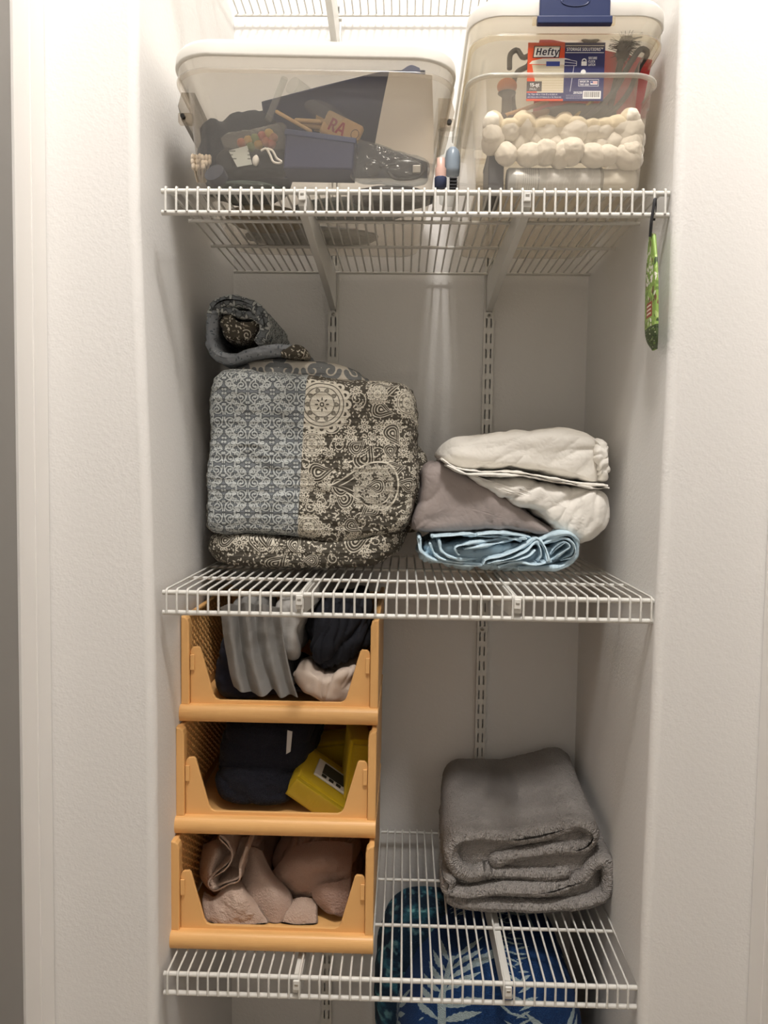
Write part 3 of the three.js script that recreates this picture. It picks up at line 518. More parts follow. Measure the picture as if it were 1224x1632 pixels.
    fit('SECURE', 806, 210, 116, 42); fit('CLICK', 806, 252, 92, 42); fit('LATCH', 806, 294, 96, 42);
    c.beginPath(); c.arc(746, 372, 34, 0, 7); c.fill();
    c.strokeStyle = '#fff'; c.lineWidth = 5; c.strokeRect(690, 466, 264, 84); fit('MADE IN', 704, 504, 124, 36); fit('THE USA', 704, 542, 124, 36); c.fillRect(846, 484, 94, 46); c.fillStyle = '#c8484a'; c.fillRect(870, 492, 70, 8); c.fillRect(870, 508, 70, 8); c.fillStyle = '#31478f'; c.fillRect(850, 488, 30, 26);
    c.fillStyle = '#55504e'; c.fillRect(0, 490, 200, 130); c.fillStyle = '#fff'; fit('15-qt', 38, 558, 132, 62); fit('(14.2L)', 38, 600, 90, 34, '');
    c.fillStyle = '#2d2f66'; c.fillRect(0, 636, 490, 78); c.fillStyle = '#f4f4f4'; fit('16.75in W x 11in D x 6.6in H', 14, 668, 400, 30, ''); fit('(42.55cm W x 27.94cm D x 16.76cm H)', 14, 702, 450, 28, '');
    c.fillStyle = '#fff'; fit('2015230', 624, 650, 120, 42); c.strokeStyle = '#d8d8e4'; c.lineWidth = 4; for (const y of [668, 688, 706]) for (let x = 528; x < 740;) { const d = 8 + rnd() * 20; c.beginPath(); c.moveTo(x, y); c.lineTo(x + d, y); c.stroke(); x += d + 7; }
    c.fillRect(752, 612, 240, 100); c.fillStyle = '#222'; for (let x = 768; x < 976;) { const d = 2 + rnd() * 6; c.fillRect(x, 622, d, 70); x += d + 3 + rnd() * 5; }
    c.fillStyle = '#e8572f'; c.fillRect(0, 714, 490, 26);
  });
  const lg = planar(new THREE.BoxGeometry(p1.x - p0.x, p1.y - p0.y, .0006), -(p1.x - p0.x) / 2, -(p1.y - p0.y) / 2, p1.x - p0.x, p1.y - p0.y);
  const slope = Math.atan2(.005, h - .04);
  lg.rotateX(slope); part(o, 'paper_label', lg.translate((p0.x + p1.x) / 2 - cx, (p0.y + p1.y) / 2 - yb, d / 2 - .0212 + .0008), mat(0xffffff, .5, { map: T }), 'printed orange and navy product label');
  return o;
})();
{ // ---- what is in the latched bin
  DZ = .016;
  const fl = hefty.position.y + .003;
  const on = (u, d) => { const p = at(u, 190, d); return V(p.x, fl, -d); };
  let o = on(960, 1.03);
  solo('red_folder', 'bright red folder standing behind the printed label in the bin', 'folder', plate([[862, 54], [1042, 92], [1020, 186], [850, 178]], 1.0, .004, o, { lean: -.08 }), mat(0xc4353a, .55), o);
  const black = mat(0x1d1c1e, .6);
  o = on(985, 1.0);
  const br = thing('bristle_brush', 'black round bristle brush standing up in the latched bin', 'brush', o);
  const b0 = at(992, 88, .99), b1 = at(1008, 24, 1.02);
  part(br, 'brush_core', rod3(b0.clone().sub(o), b1.clone().sub(o), .008), black); part(br, 'brush_handle', rod3(b0.clone().sub(o), at(962, 190, .99).sub(o).setY(.004), .004), black);
  { const gs = [], ax = b1.clone().sub(b0), q = new THREE.Quaternion().setFromUnitVectors(V(0, 1, 0), ax.clone().normalize()); for (let i = 0; i < 260; i++) { const t = rnd(), a = rnd() * 6.283, g = new THREE.CylinderGeometry(.0002, .0005, .014, 4).translate(0, .012, 0).rotateZ(Math.PI / 2).rotateY(a).translate(0, t * ax.length(), 0).applyQuaternion(q).translate(b0.x - o.x, b0.y - o.y, b0.z - o.z); gs.push(g); } const s = part(br, 'bristles', mergeGeometries(gs), black); s.userData.kind = 'stuff'; }
  o = on(990, .985);
  solo('black_cable', 'black cable doubled over in front of the red folder', 'cable', tube([[925, 196], [975, 150], [1005, 100], [1022, 78], [1032, 84], [1020, 105], [1000, 150], [965, 186], [940, 197]].map(([u, v], i) => at(u, v, .976 + .0015 * i).sub(o)), .0034, 70, 8), mat(0x25272a, .5), o);
  o = on(825, .99);
  solo('cable_loop', 'dark grey cable coiled at the left of the latched bin', 'cable', tube([[812, 110], [814, 86], [824, 80], [834, 92], [846, 88], [842, 104], [824, 116], [818, 140], [822, 180], [850, 194], [900, 190]].map(([u, v], i) => at(u, v, .99 + .002 * (i % 3)).sub(o)), .0032, 70, 8), mat(0x4a4a4e, .5), o);
  o = on(925, 1.05);
  solo('hair_tie_ring', 'grey rubber ring showing above the red folder', 'ring', new THREE.TorusGeometry(.012, .0028, 10, 30, Math.PI * 2).translate(0, at(925, 62, 1.02).y - fl, .03), mat(0x55524f, .6), o);
  o = on(808, .985);
  { const p = at(808, 138, .985).sub(o); const s = thing('makeup_sponge', 'orange teardrop sponge on a dark stand in the latched bin', 'sponge', o); part(s, 'sponge_body', new THREE.SphereGeometry(.011, 24, 16).scale(1.1, .85, 1).translate(p.x, p.y, p.z), mat(0xd98a62, .9)); part(s, 'stand', new THREE.LatheGeometry([[.0001, 0], [.016, 0], [.016, .004], [.006, .01], [.006, p.y - .012], [.011, p.y - .008]].map(q => new THREE.Vector2(...q)), 24).translate(p.x, 0, p.z), mat(0x4c4a4e, .5)); }
  [[[800, 186], [872, 162], 0xc9a484, .0026, 'tan wooden brush handle lying uppermost in the latched bin'], [[815, 192], [872, 178], 0xbf9878, .0036, 'tan wooden brush handle lying lowest in the latched bin'], [[906, 196], [945, 160], 0xcdb26a, .0020, 'yellow pencil leaning in the latched bin']].forEach(([a, b, col, r, lab], i) => {
    const pa = at(...a, .975 + .003 * i), t = thing(i < 2 ? 'brush_handle' : 'pencil', lab, i < 2 ? 'brush' : 'pencil', pa), e = at(...b, .985 + .003 * i).sub(pa);
    part(t, 'shaft', rod3(V(0, 0, 0), e, r), mat(col, .6)); part(t, i < 2 ? 'bristle_tuft' : 'eraser', new THREE.SphereGeometry(r * 1.7, 14, 10).scale(1.3, 1, 1), mat(i < 2 ? 0x4a4048 : 0xc0484c, .8));
  });
  o = on(930, 1.0);
  solo('dark_pouch', 'dark olive fabric pouch along the bottom of the latched bin', 'pouch', puff([[860, 168], [900, 160], [950, 155], [990, 165], [985, 194], [920, 197], [866, 196]], .984, .09, { origin: o, box: .5, n: 60, m: 30, disp: p => .003 * fbm(p.x * 30, p.y * 30, p.z * 30) }), mat(0x3a3c36, .9), o);
}
// hanging packet at the right end of the tub shelf
DZ = 0;
{
  const p = at(1036, 345, .957), o = thing('hanging_packet', 'flat green printed packet hanging from the shelf by a black strap', 'packet', p);
  const T = canvasTex(256, 512, (c, w, h) => { c.fillStyle = '#93b35c'; c.fillRect(0, 0, w, h); for (let i = 0; i < 260; i++) { c.fillStyle = ['#f0eee0', '#6d8a44', '#b9d084', '#7a5a48', '#3e5230'][i % 5]; const x = rnd() * w, y = rnd() * h, a = 3 + rnd() * 14; c.beginPath(); c.ellipse(x, y, a, a * .5, rnd() * 3, 0, 7); c.fill(); } c.fillStyle = '#f2efe6'; for (let i = 0; i < 16; i++) c.fillRect(40 + rnd() * 120, 150 + rnd() * 90, 24, 12); c.fillStyle = '#a04a3c'; c.fillRect(70, 320, 110, 60); c.fillStyle = '#f0e8d8'; for (let i = 0; i < 3; i++) c.fillRect(84, 330 + i * 16, 80, 7); c.fillStyle = '#4b5c38'; c.fillRect(0, 420, w, 92); for (let i = 0; i < 60; i++) { c.fillStyle = ['#93b35c', '#d8dcc0', '#2c3826'][i % 3]; c.fillRect(rnd() * w, 420 + rnd() * 92, 10, 5); } });
  const h = p.y - at(1046, 558, .957).y;
  const g = sheet([[[1037, 372, .965], [1040, 372, .957], [1043, 373, .95]], [[1032, 428, .98], [1039, 428, .956], [1047, 428, .936]], [[1030, 488, .985], [1037, 490, .956], [1048, 492, .933]], [[1031, 538, .983], [1037, 540, .957], [1047, 542, .936]], [[1041, 557, .965], [1043, 558, .957], [1046, 557, .95]]], { thick: .004, origin: o.position, nu: 20, nv: 40 });
  part(o, 'packet_body', planar(g, -.03, -h, .06, h * .95, 'z', 'y'), mat(0xffffff, .45, { map: T }), 'green printed sachet');
  part(o, 'strap', tube([V(.001, -h * .15, 0), V(0, -h * .05, .006), V(.001, .004, .0078), V(.003, .018, .0072), V(.0055, .012, .0002), V(.005, -.004, -.002)], .0018, 30, 8), mat(0x26262a, .6), 'thin black strap');
}

// ---------------------------------------------------------------- bedding on the middle shelf
const SHELF2 = EYE + SH.ys[2] + .0003;
const sitOn = (g, y) => { g.computeBoundingBox(); g.translate(0, y - g.boundingBox.min.y, 0); return g; };
function spiralPath(c, x, y, r, rot, dir, turns = 1.6) { c.beginPath(); for (let k = 0; k <= 40; k++) { const t = k / 40, a = rot + dir * turns * 6.283 * t, q = r * (1 - .86 * t); const px = x + Math.cos(a) * q, py = y + Math.sin(a) * q; k ? c.lineTo(px, py) : c.moveTo(px, py); } }
function scrolls(c, S, ox, oy, bg, line, edge) {     // one repeat of the curling print, S wide
  const strokes = [];
  const add = f => { for (const dx of [-S, 0, S]) for (const dy of [-S, 0, S]) strokes.push(() => { c.save(); c.translate(ox + dx, oy + dy); f(); c.restore(); }); };
  c.lineCap = c.lineJoin = 'round';
  for (const [mx, my, fl] of [[0, 0, 1], [.5, .5, -1]]) for (const sx of [-1, 1]) for (const sy of [-1, 1]) add(() => {
    c.translate(mx * S, my * S); c.scale(sx, sy * fl);
    spiralPath(c, S * .135, S * .125, S * .105, 2.4, 1, 1.5); c.stroke();
    spiralPath(c, S * .105, S * .345, S * .082, -1.1, -1, 1.35); c.stroke();
    spiralPath(c, S * .315, S * .06, S * .062, .5, 1, 1.25); c.stroke();
    spiralPath(c, S * .29, S * .215, S * .055, 3.4, -1, 1.2); c.stroke();
    spiralPath(c, S * .235, S * .41, S * .05, .2, 1, 1.1); c.stroke();
    c.beginPath(); c.moveTo(S * .02, S * .03); c.bezierCurveTo(S * .0, S * .24, S * .26, S * .26, S * .20, S * .46); c.stroke();
    c.beginPath(); c.moveTo(S * .24, S * .11); c.bezierCurveTo(S * .36, S * .16, S * .37, S * .26, S * .34, S * .33); c.stroke();
    c.beginPath(); c.moveTo(S * .38, S * .06); c.bezierCurveTo(S * .44, S * .10, S * .40, S * .18, S * .47, S * .20); c.stroke();
    for (const [x, y, r] of [[.02, .23, .014], [.235, .02, .012], [.41, .15, .011], [.03, .46, .014], [.35, .4, .012]]) { c.beginPath(); c.arc(S * x, S * y, S * r, 0, 7); c.stroke(); }
  });
  c.strokeStyle = edge; c.lineWidth = S * .056; strokes.forEach(f => f());
  c.strokeStyle = line; c.lineWidth = S * .029; strokes.forEach(f => f());
}
function tear(c, x, y, s, rot) { c.save(); c.translate(x, y); c.rotate(rot); c.scale(s, s); c.beginPath(); c.moveTo(0, -1.25); c.bezierCurveTo(.25, -.6, .8, -.3, .72, .35); c.bezierCurveTo(.65, .95, -.6, .95, -.68, .3); c.bezierCurveTo(-.72, -.2, -.1, -.5, 0, -1.25); c.restore(); }
function paisley(c, x, y, s, rot, dark, pale) {
  for (const [k, f] of [[1, pale], [.9, dark], [.74, pale], [.66, dark], [.46, pale], [.34, dark], [.16, pale]]) { tear(c, x, y, s * k, rot); c.fillStyle = f; c.fill(); }
  c.fillStyle = pale; for (let i = 0; i < 22; i++) { const a = i / 22 * 6.283; c.beginPath(); c.arc(x + Math.cos(a) * s * 1.02 - Math.sin(rot) * 0, y + Math.sin(a) * s * .98, s * .06, 0, 7); c.fill(); }
}
function blossom(c, x, y, r, n, dark, pale) { for (let i = 0; i < n; i++) { const a = i / n * 6.283; c.fillStyle = pale; c.beginPath(); c.ellipse(x + Math.cos(a) * r * .62, y + Math.sin(a) * r * .62, r * .42, r * .25, a, 0, 7); c.fill(); c.fillStyle = dark; c.beginPath(); c.ellipse(x + Math.cos(a) * r * .62, y + Math.sin(a) * r * .62, r * .2, r * .08, a, 0, 7); c.fill(); } c.fillStyle = dark; c.beginPath(); c.arc(x, y, r * .26, 0, 7); c.fill(); c.fillStyle = pale; c.beginPath(); c.arc(x, y, r * .13, 0, 7); c.fill(); }
function darkPrint(c, x0, y0, w, h, k) {             // brown ground crowded with cream flowers and drops; k = pixels per metre
  const dark = '#4b463d', pale = '#d2ccbd', mid = '#8d8677';
  c.save(); c.beginPath(); c.rect(x0, y0, w, h); c.clip(); c.fillStyle = dark; c.fillRect(x0, y0, w, h);
  const s = k * .01;
  for (let i = 0; i < w * h / (s * s) * 3.4; i++) { c.fillStyle = rnd() < .75 ? pale : mid; const x = x0 + rnd() * w, y = y0 + rnd() * h, q = s * rr(.07, .17); c.beginPath(); c.ellipse(x, y, q * 1.5, q * .7, rnd() * 3.2, 0, 7); c.fill(); }
  for (let i = 0; i < w * h / (s * s) * .10; i++) blossom(c, x0 + rnd() * w, y0 + rnd() * h, s * rr(.5, 1.0), 5 + (i % 3), dark, pale);
  c.strokeStyle = pale; c.lineWidth = s * .13; c.lineCap = 'round';
  for (let i = 0; i < w * h / (s * s) * .06; i++) { spiralPath(c, x0 + rnd() * w, y0 + rnd() * h, s * rr(.7, 1.6), rnd() * 6, rnd() < .5 ? 1 : -1, 1.4); c.stroke(); }
  for (let i = 0; i < w * h / (s * s) * .03; i++) paisley(c, x0 + rnd() * w, y0 + rnd() * h, s * rr(1.2, 2.2), rnd() * 6.283, dark, pale);
  c.restore();
}
function medallion(c, x, y, r, dark, pale) { // scalloped round with petals
  for (let i = 0; i < 16; i++) { const a = i / 16 * 6.283; c.fillStyle = pale; c.beginPath(); c.arc(x + Math.cos(a) * r, y + Math.sin(a) * r, r * .2, 0, 7); c.fill(); c.fillStyle = dark; c.beginPath(); c.arc(x + Math.cos(a) * r, y + Math.sin(a) * r, r * .08, 0, 7); c.fill(); }
  c.fillStyle = pale; c.beginPath(); c.arc(x, y, r * .98, 0, 7); c.fill(); c.strokeStyle = dark; for (const k of [.88, .72, .5]) { c.lineWidth = r * .035; c.beginPath(); c.arc(x, y, r * k, 0, 7); c.stroke(); }
  for (let i = 0; i < 10; i++) { const a = i / 10 * 6.283; paisley(c, x + Math.cos(a) * r * .6, y + Math.sin(a) * r * .6, r * .15, a + 1.57, dark, pale); } blossom(c, x, y, r * .36, 8, dark, pale);
}
const QK = 3000, QN = 1200;                          // pixels per metre of the quilt print
const greyBg = '#777c80', greyLine = '#b9bdbb', greyEdge = '#4b4f52';
const scrollTex = canvasTex(512, 512, (c) => { c.fillStyle = greyBg; c.fillRect(0, 0, 512, 512); scrolls(c, 256, 0, 0, greyBg, greyLine, greyEdge); scrolls(c, 256, 256, 0, greyBg, greyLine, greyEdge); scrolls(c, 256, 0, 256, greyBg, greyLine, greyEdge); scrolls(c, 256, 256, 256, greyBg, greyLine, greyEdge); });
scrollTex.repeat.set(1 / .133, 1 / .133);
const darkTex = canvasTex(1024, 1024, (c, w) => darkPrint(c, 0, 0, w, w, 3000)); darkTex.repeat.set(1 / .34, 1 / .34);
const fleckTex = canvasTex(512, 512, (c, w) => { c.fillStyle = '#8a8f95'; c.fillRect(0, 0, w, w); for (let i = 0; i < 700; i++) { c.fillStyle = i % 3 ? '#5d646c' : '#a2a7ab'; c.beginPath(); c.ellipse(rnd() * w, rnd() * w, rr(2, 8), rr(2, 4), rnd() * 3, 0, 7); c.fill(); } }); fleckTex.repeat.set(8, 8);
const damaskTex = canvasTex(1024, 1024, (c, w) => {
  c.fillStyle = '#c9c3b8'; c.fillRect(0, 0, w, w); c.fillStyle = c.strokeStyle = '#777a7c'; c.lineCap = 'round';
  for (let i = 0; i < 5; i++) for (let j = 0; j < 5; j++) { const x = i * 205 + (j % 2) * 102, y = j * 205; c.lineWidth = 24; spiralPath(c, x + 40, y + 30, 46, 0, 1, 1.2); c.stroke(); spiralPath(c, x - 40, y + 30, 46, 3.14, -1, 1.2); c.stroke(); c.beginPath(); c.ellipse(x, y - 40, 34, 56, 0, 0, 7); c.fill(); c.beginPath(); c.ellipse(x + 88, y - 50, 38, 24, .7, 0, 7); c.fill(); c.beginPath(); c.ellipse(x - 88, y - 50, 38, 24, -.7, 0, 7); c.fill(); }
}); damaskTex.repeat.set(1 / .3, 1 / .3);
const quiltBump = { bumpMap: rep(TX.quilt, 16), bumpScale: .0016 };
{
  const F = 1.095, q0 = at(318, 930, F), qW = QN / QK, seam = (at(480, 750, F).x - q0.x) * QK;
  const quiltTex = canvasTex(QN, QN, (c) => {
    darkPrint(c, seam - 40, 0, QN - seam + 40, QN, QK);
    const Y = v => QN - (at(560, v, F).y - q0.y) * QK, X = u => (at(u, 750, F).x - q0.x) * QK, dk = '#4b463d', pl = '#d2ccbd';
    medallion(c, X(512), Y(645), QK * .034, dk, pl); c.fillStyle = pl;
    for (const [u, v, q] of [[497, 708, .016], [492, 842, .017], [484, 770, .014]]) medallion(c, X(u), Y(v), QK * q, dk, pl);
    // large drop with its rings of flowers
    for (const [kk, f] of [[1.05, pl], [.98, dk], [.8, pl], [.75, dk]]) { tear(c, X(592), Y(775), QK * .046 * kk, -1.57); c.fillStyle = f; c.fill(); }
    for (let i = 0; i < 90; i++) blossom(c, X(596) + rr(-.026, .028) * QK, Y(775) + rr(-.03, .03) * QK, QK * .0042, 5, dk, pl);
    paisley(c, X(600), Y(775), QK * .014, -1.57, dk, pl);
    for (let i = 0; i < 17; i++) { const a = -2.6 + i * .3; blossom(c, X(590) + Math.cos(a) * QK * .066, Y(770) + Math.sin(a) * QK * .078, QK * .0085, 6, dk, pl); }
    paisley(c, X(568), Y(712), QK * .014, .9, dk, pl); paisley(c, X(562), Y(838), QK * .014, 2.2, dk, pl); paisley(c, X(625), Y(690), QK * .017, 2.6, dk, pl); medallion(c, X(650), Y(640), QK * .018, dk, pl); medallion(c, X(600), Y(628), QK * .012, dk, pl);
    c.save(); c.beginPath(); c.moveTo(0, 0); c.lineTo(X(489), 0); c.lineTo(X(487), Y(600)); c.lineTo(X(474), Y(860)); c.lineTo(X(473), QN); c.lineTo(0, QN); c.closePath(); c.clip(); c.fillStyle = greyBg; c.fillRect(0, 0, QN, QN);
    const S = QK * .0667; for (let i = 0; i < 5; i++) for (let j = 0; j < 6; j++) { c.save(); c.beginPath(); c.rect(i * S, j * S, S, S); c.clip(); scrolls(c, S, i * S, j * S, greyBg, greyLine, greyEdge); c.restore(); } c.restore();
  });
  quiltTex.repeat.set(1 / qW, 1 / qW); quiltTex.offset.set(-q0.x / qW, -q0.y / qW);
  const o = V(at(495, 910, F).x, SHELF2, -F - .12);
  const quilt = thing('folded_quilt', 'thick folded quilt, grey scroll print beside brown paisley print', 'quilt', o);
  const soft = (a, f = 22) => p => a * fbm(p.x * f, p.y * f, p.z * f) + .0012 * Math.sin(p.y * 420 + 3 * n3(p.x * 30, p.y * 30, 2)) * (.4 + n3(p.x * 40, p.y * 40, 8));
  part(quilt, 'upper_fold', puff([[331, 604], [344, 588], [400, 586], [480, 592], [560, 602], [622, 604], [650, 611], [663, 630], [666, 700], [669, 760], [663, 800], [650, 842], [600, 862], [540, 870], [480, 863], [400, 856], [342, 856], [323, 845], [321, 790], [327, 700]], F, .235, { origin: o, box: .2, n: 220, m: 130, disp: soft(.0035), center: [490, 730] }), mat(0xffffff, .95, { map: quiltTex, ...quiltBump }), 'front fold with grey and brown panels');
  part(quilt, 'lower_fold', sitOn(puff([[322, 858], [360, 850], [500, 860], [600, 856], [645, 846], [644, 872], [618, 898], [560, 909], [480, 911], [380, 908], [335, 902], [319, 884]], F + .004, .23, { origin: o, box: .4, n: 160, m: 80, disp: soft(.003, 26), center: [480, 884] }), 0), mat(0xffffff, .95, { map: darkTex, ...quiltBump }), 'brown paisley bottom fold');
  part(quilt, 'side_fold', puff([[640, 700], [668, 712], [684, 738], [682, 800], [664, 850], [640, 850]], F + .06, .16, { origin: o, box: .5, n: 70, m: 50, disp: soft(.003, 30) }), mat(0xffffff, .95, { map: darkTex, ...quiltBump }));
  // pillow sham with big damask print lying on the quilt
  const o2 = at(470, 610, 1.22);
  solo('damask_sham', 'cream sham with large grey damask print lying flat on the quilt', 'pillow sham', puff([[352, 600], [368, 580], [410, 567], [470, 567], [530, 574], [570, 588], [592, 606], [560, 618], [450, 622], [370, 616]], 1.125, .19, { origin: o2, box: .45, n: 110, m: 60, disp: soft(.0025, 26), uvk: .8 }), mat(0xffffff, .95, { map: damaskTex, ...quiltBump }), o2);
  // rolled sham
  const o3 = at(380, 575, 1.21), roll = thing('rolled_sham', 'rolled up pillow sham with grey scroll print on top of the quilt', 'pillow sham', o3);
  const zr = [1.115, 1.325];
  part(roll, 'outer_layer', ribbon([[412, 541], [420, 522], [417, 502], [405, 488], [382, 479], [358, 479], [342, 488], [336, 506]], zr[0], 1.31, .0145, { origin: o3, n: 150, m: 60, wave: [.012, 26], disp: soft(.0015, 50) }), mat(0xffffff, .95, { map: scrollTex, ...quiltBump }), 'outer layer with grey scroll print');
  part(roll, 'inner_turn', ribbon([[352, 491], [368, 494], [386, 501], [402, 502], [410, 508]], zr[0] + .003, 1.28, .011, { origin: o3, n: 80, m: 40, wave: [.01, 30], disp: soft(.0012, 50) }), mat(0xffffff, .95, { map: scrollTex, ...quiltBump }));
  part(roll, 'flap', ribbon([[336, 500], [333, 528], [335, 550], [347, 566], [366, 571], [400, 562], [440, 556], [474, 558]], zr[0] - .004, 1.3, .0155, { origin: o3, n: 140, m: 50, wave: [.014, 18], disp: soft(.0014, 40) }), mat(0xffffff, .95, { map: fleckTex, ...quiltBump }), 'blue grey flecked reverse');
  part(roll, 'inner_core', puff([[343, 512], [350, 496], [364, 494], [378, 506], [398, 510], [412, 508], [410, 528], [396, 542], [374, 545], [354, 538]], zr[0] + .002, .17, { origin: o3, box: .4, n: 90, m: 50, disp: p => .0022 * ridge(p.x * 60, p.y * 60, 3) + .001 * fbm(p.x * 90, p.y * 90, 1) }), mat(0xffffff, .95, { map: darkTex, ...quiltBump }), 'brown paisley inside of the roll');
  part(roll, 'loose_corner', puff([[440, 562], [450, 552], [470, 546], [484, 552], [490, 566], [462, 569]], zr[0] - .006, .06, { origin: o3, box: .6, n: 50, m: 26 }), mat(0xffffff, .95, { map: darkTex, ...quiltBump }), 'brown paisley loose corner');
}
// sheets at the right
{
  const fold = (p, k, dir, cf) => { const cx = Math.cos(dir), sx = Math.sin(dir), x = p.x + .014 * n3(p.x * 18 + k, p.y * 18, 2), y = p.y + .014 * n3(p.x * 18, p.y * 18 + k, 5), u = x * cx + y * sx, v = y * cx - x * sx, r = 1 - Math.abs(n3(u * cf + k, v * cf * .25, p.z * 7)) * 2.4; return r > 0 ? r * r : 0; };
  const wrk = (a, f, k = 0, b = 0, dir = 1.1, cf = 26) => p => a * fbm(p.x * f + k, p.y * f, p.z * f * .6) + b * fold(p, k, dir, cf) + b * .45 * fold(p, k + 5, dir + .7, cf * 2.1);
  const cl = c => mat(c, .9, { bumpMap: rep(TX.crinkle, 9), bumpScale: .0011, sheen: .3, sheenRoughness: .7 });
  let o = at(850, 765, 1.2);
  const wh = thing('white_comforter', 'white bunched comforter on top of the taupe sheet', 'comforter', o), white = cl(0xefebe3);
  part(wh, 'upper_fold', puff([[698, 724], [716, 703], [780, 686], [860, 681], [905, 677], [955, 690], [975, 710], [976, 745], [968, 774], [930, 771], [880, 764], [820, 754], [760, 752], [715, 742]], 1.10, .21, { origin: o, box: .4, n: 200, m: 100, disp: wrk(.004, 14, 1, .004, 1.35, 22) }), white);
  part(wh, 'rolled_edge', puff([[950, 694], [964, 692], [978, 702], [984, 722], [984, 752], [976, 770], [958, 770], [946, 740]], 1.094, .19, { origin: o, box: .5, n: 120, m: 70, disp: wrk(.003, 30, 3, .006, 1.5, 40) }), white);
  part(wh, 'hem_layer', ribbon([[704, 732], [724, 745], [760, 752], [820, 752], [880, 763], [930, 771], [966, 774]], 1.09, 1.26, .0045, { origin: o, n: 150, m: 40, wave: [.02, 16], disp: wrk(.0022, 45, 2, .0012) }), white);
  part(wh, 'hem_layer', ribbon([[712, 742], [740, 755], [780, 757], [840, 759], [900, 770], [950, 778], [972, 778]], 1.088, 1.26, .004, { origin: o, n: 150, m: 40, wave: [.02, 14], disp: wrk(.0022, 40, 8, .0012) }), white);
  part(wh, 'lower_fold', puff([[716, 742], [760, 752], [830, 758], [900, 768], [965, 772], [984, 800], [986, 830], [978, 852], [954, 870], [914, 868], [882, 846], [846, 816], [800, 796], [760, 778], [732, 762]], 1.088, .22, { origin: o, box: .4, n: 200, m: 100, center: [905, 810], disp: wrk(.004, 15, 6, .005, 2.2, 24) }), white);
  o = at(770, 850, 1.2);
  const tp = thing('taupe_sheet', 'taupe brown folded sheet under the white comforter', 'sheet', o);
  part(tp, 'folded_body', puff([[672, 748], [684, 736], [712, 736], [760, 762], [820, 796], [870, 830], [905, 856], [880, 858], [800, 850], [700, 852], [656, 849], [654, 838], [664, 800]], 1.10, .21, { origin: o, box: .3, n: 200, m: 100, center: [740, 810], disp: p => { const q = at(835, 838, 1.1), d = Math.hypot(p.x - q.x, p.y - q.y); return .002 * fbm(p.x * 14, p.y * 14, p.z * 8) + .0035 * fold(p, 3, 2.35, 30) * Math.exp(-Math.pow((p.x - at(700, 800, 1.1).x) * 16, 2)) + .005 * Math.exp(-d * 26) * fold(p, 9, .35, 55); } }), cl(0x9b908c));
  o = V(at(795, 905, 1.1).x, SHELF2, -1.2);
  const bl = thing('blue_sheet', 'light blue crumpled folded sheet lying on the wires', 'sheet', o), blue = cl(0xc2d8e4);
  part(bl, 'folded_body', sitOn(puff([[664, 868], [672, 852], [720, 846], [800, 846], [860, 854], [905, 848], [922, 866], [922, 886], [900, 903], [840, 908], [760, 902], [700, 896], [672, 886]], 1.097, .2, { origin: o, box: .45, n: 240, m: 110, disp: wrk(.004, 22, 4, .0075, 2.0, 34) }), 0), blue);
  const rib = (pts, f, t = .003, b = 1.17) => part(bl, 'folded_edge', ribbon(pts, f, b, t, { origin: o, n: 150, m: 30, wave: [.03, 22], disp: p => .0022 * fbm(p.x * 45, p.y * 45, p.z * 20) }), blue);
  rib([[668, 858], [672, 878], [692, 892], [730, 898], [766, 899]], 1.094, .005); rib([[686, 868], [694, 884], [715, 892], [752, 895]], 1.092, .004); rib([[700, 862], [704, 878], [726, 889], [760, 892]], 1.09, .004);
  rib([[730, 882], [726, 872], [745, 866], [790, 862], [838, 858]], 1.086, .0045); rib([[770, 898], [774, 892], [800, 886], [835, 872], [858, 860], [868, 872], [872, 892]], 1.083, .004); rib([[776, 897], [806, 891], [838, 879], [858, 866], [862, 884], [858, 894]], 1.0825, .003); rib([[784, 897], [812, 894], [840, 886], [852, 878]], 1.084, .003);
  rib([[866, 896], [880, 893], [896, 880], [906, 870], [900, 864], [888, 872], [880, 884]], 1.085, .0035); rib([[858, 866], [884, 853], [906, 851], [921, 866], [921, 886], [906, 899], [866, 907], [830, 907]], 1.088, .007); rib([[868, 868], [886, 861], [902, 858], [913, 868], [912, 884], [896, 894]], 1.086, .004); rib([[796, 903], [826, 896], [850, 899], [880, 896]], 1.084, .004);
  rib([[760, 852], [800, 850], [846, 858]], 1.092, .005); rib([[690, 856], [740, 852], [790, 856], [830, 862]], 1.09, .0045); rib([[740, 874], [780, 868], [820, 862]], 1.088, .004);
}

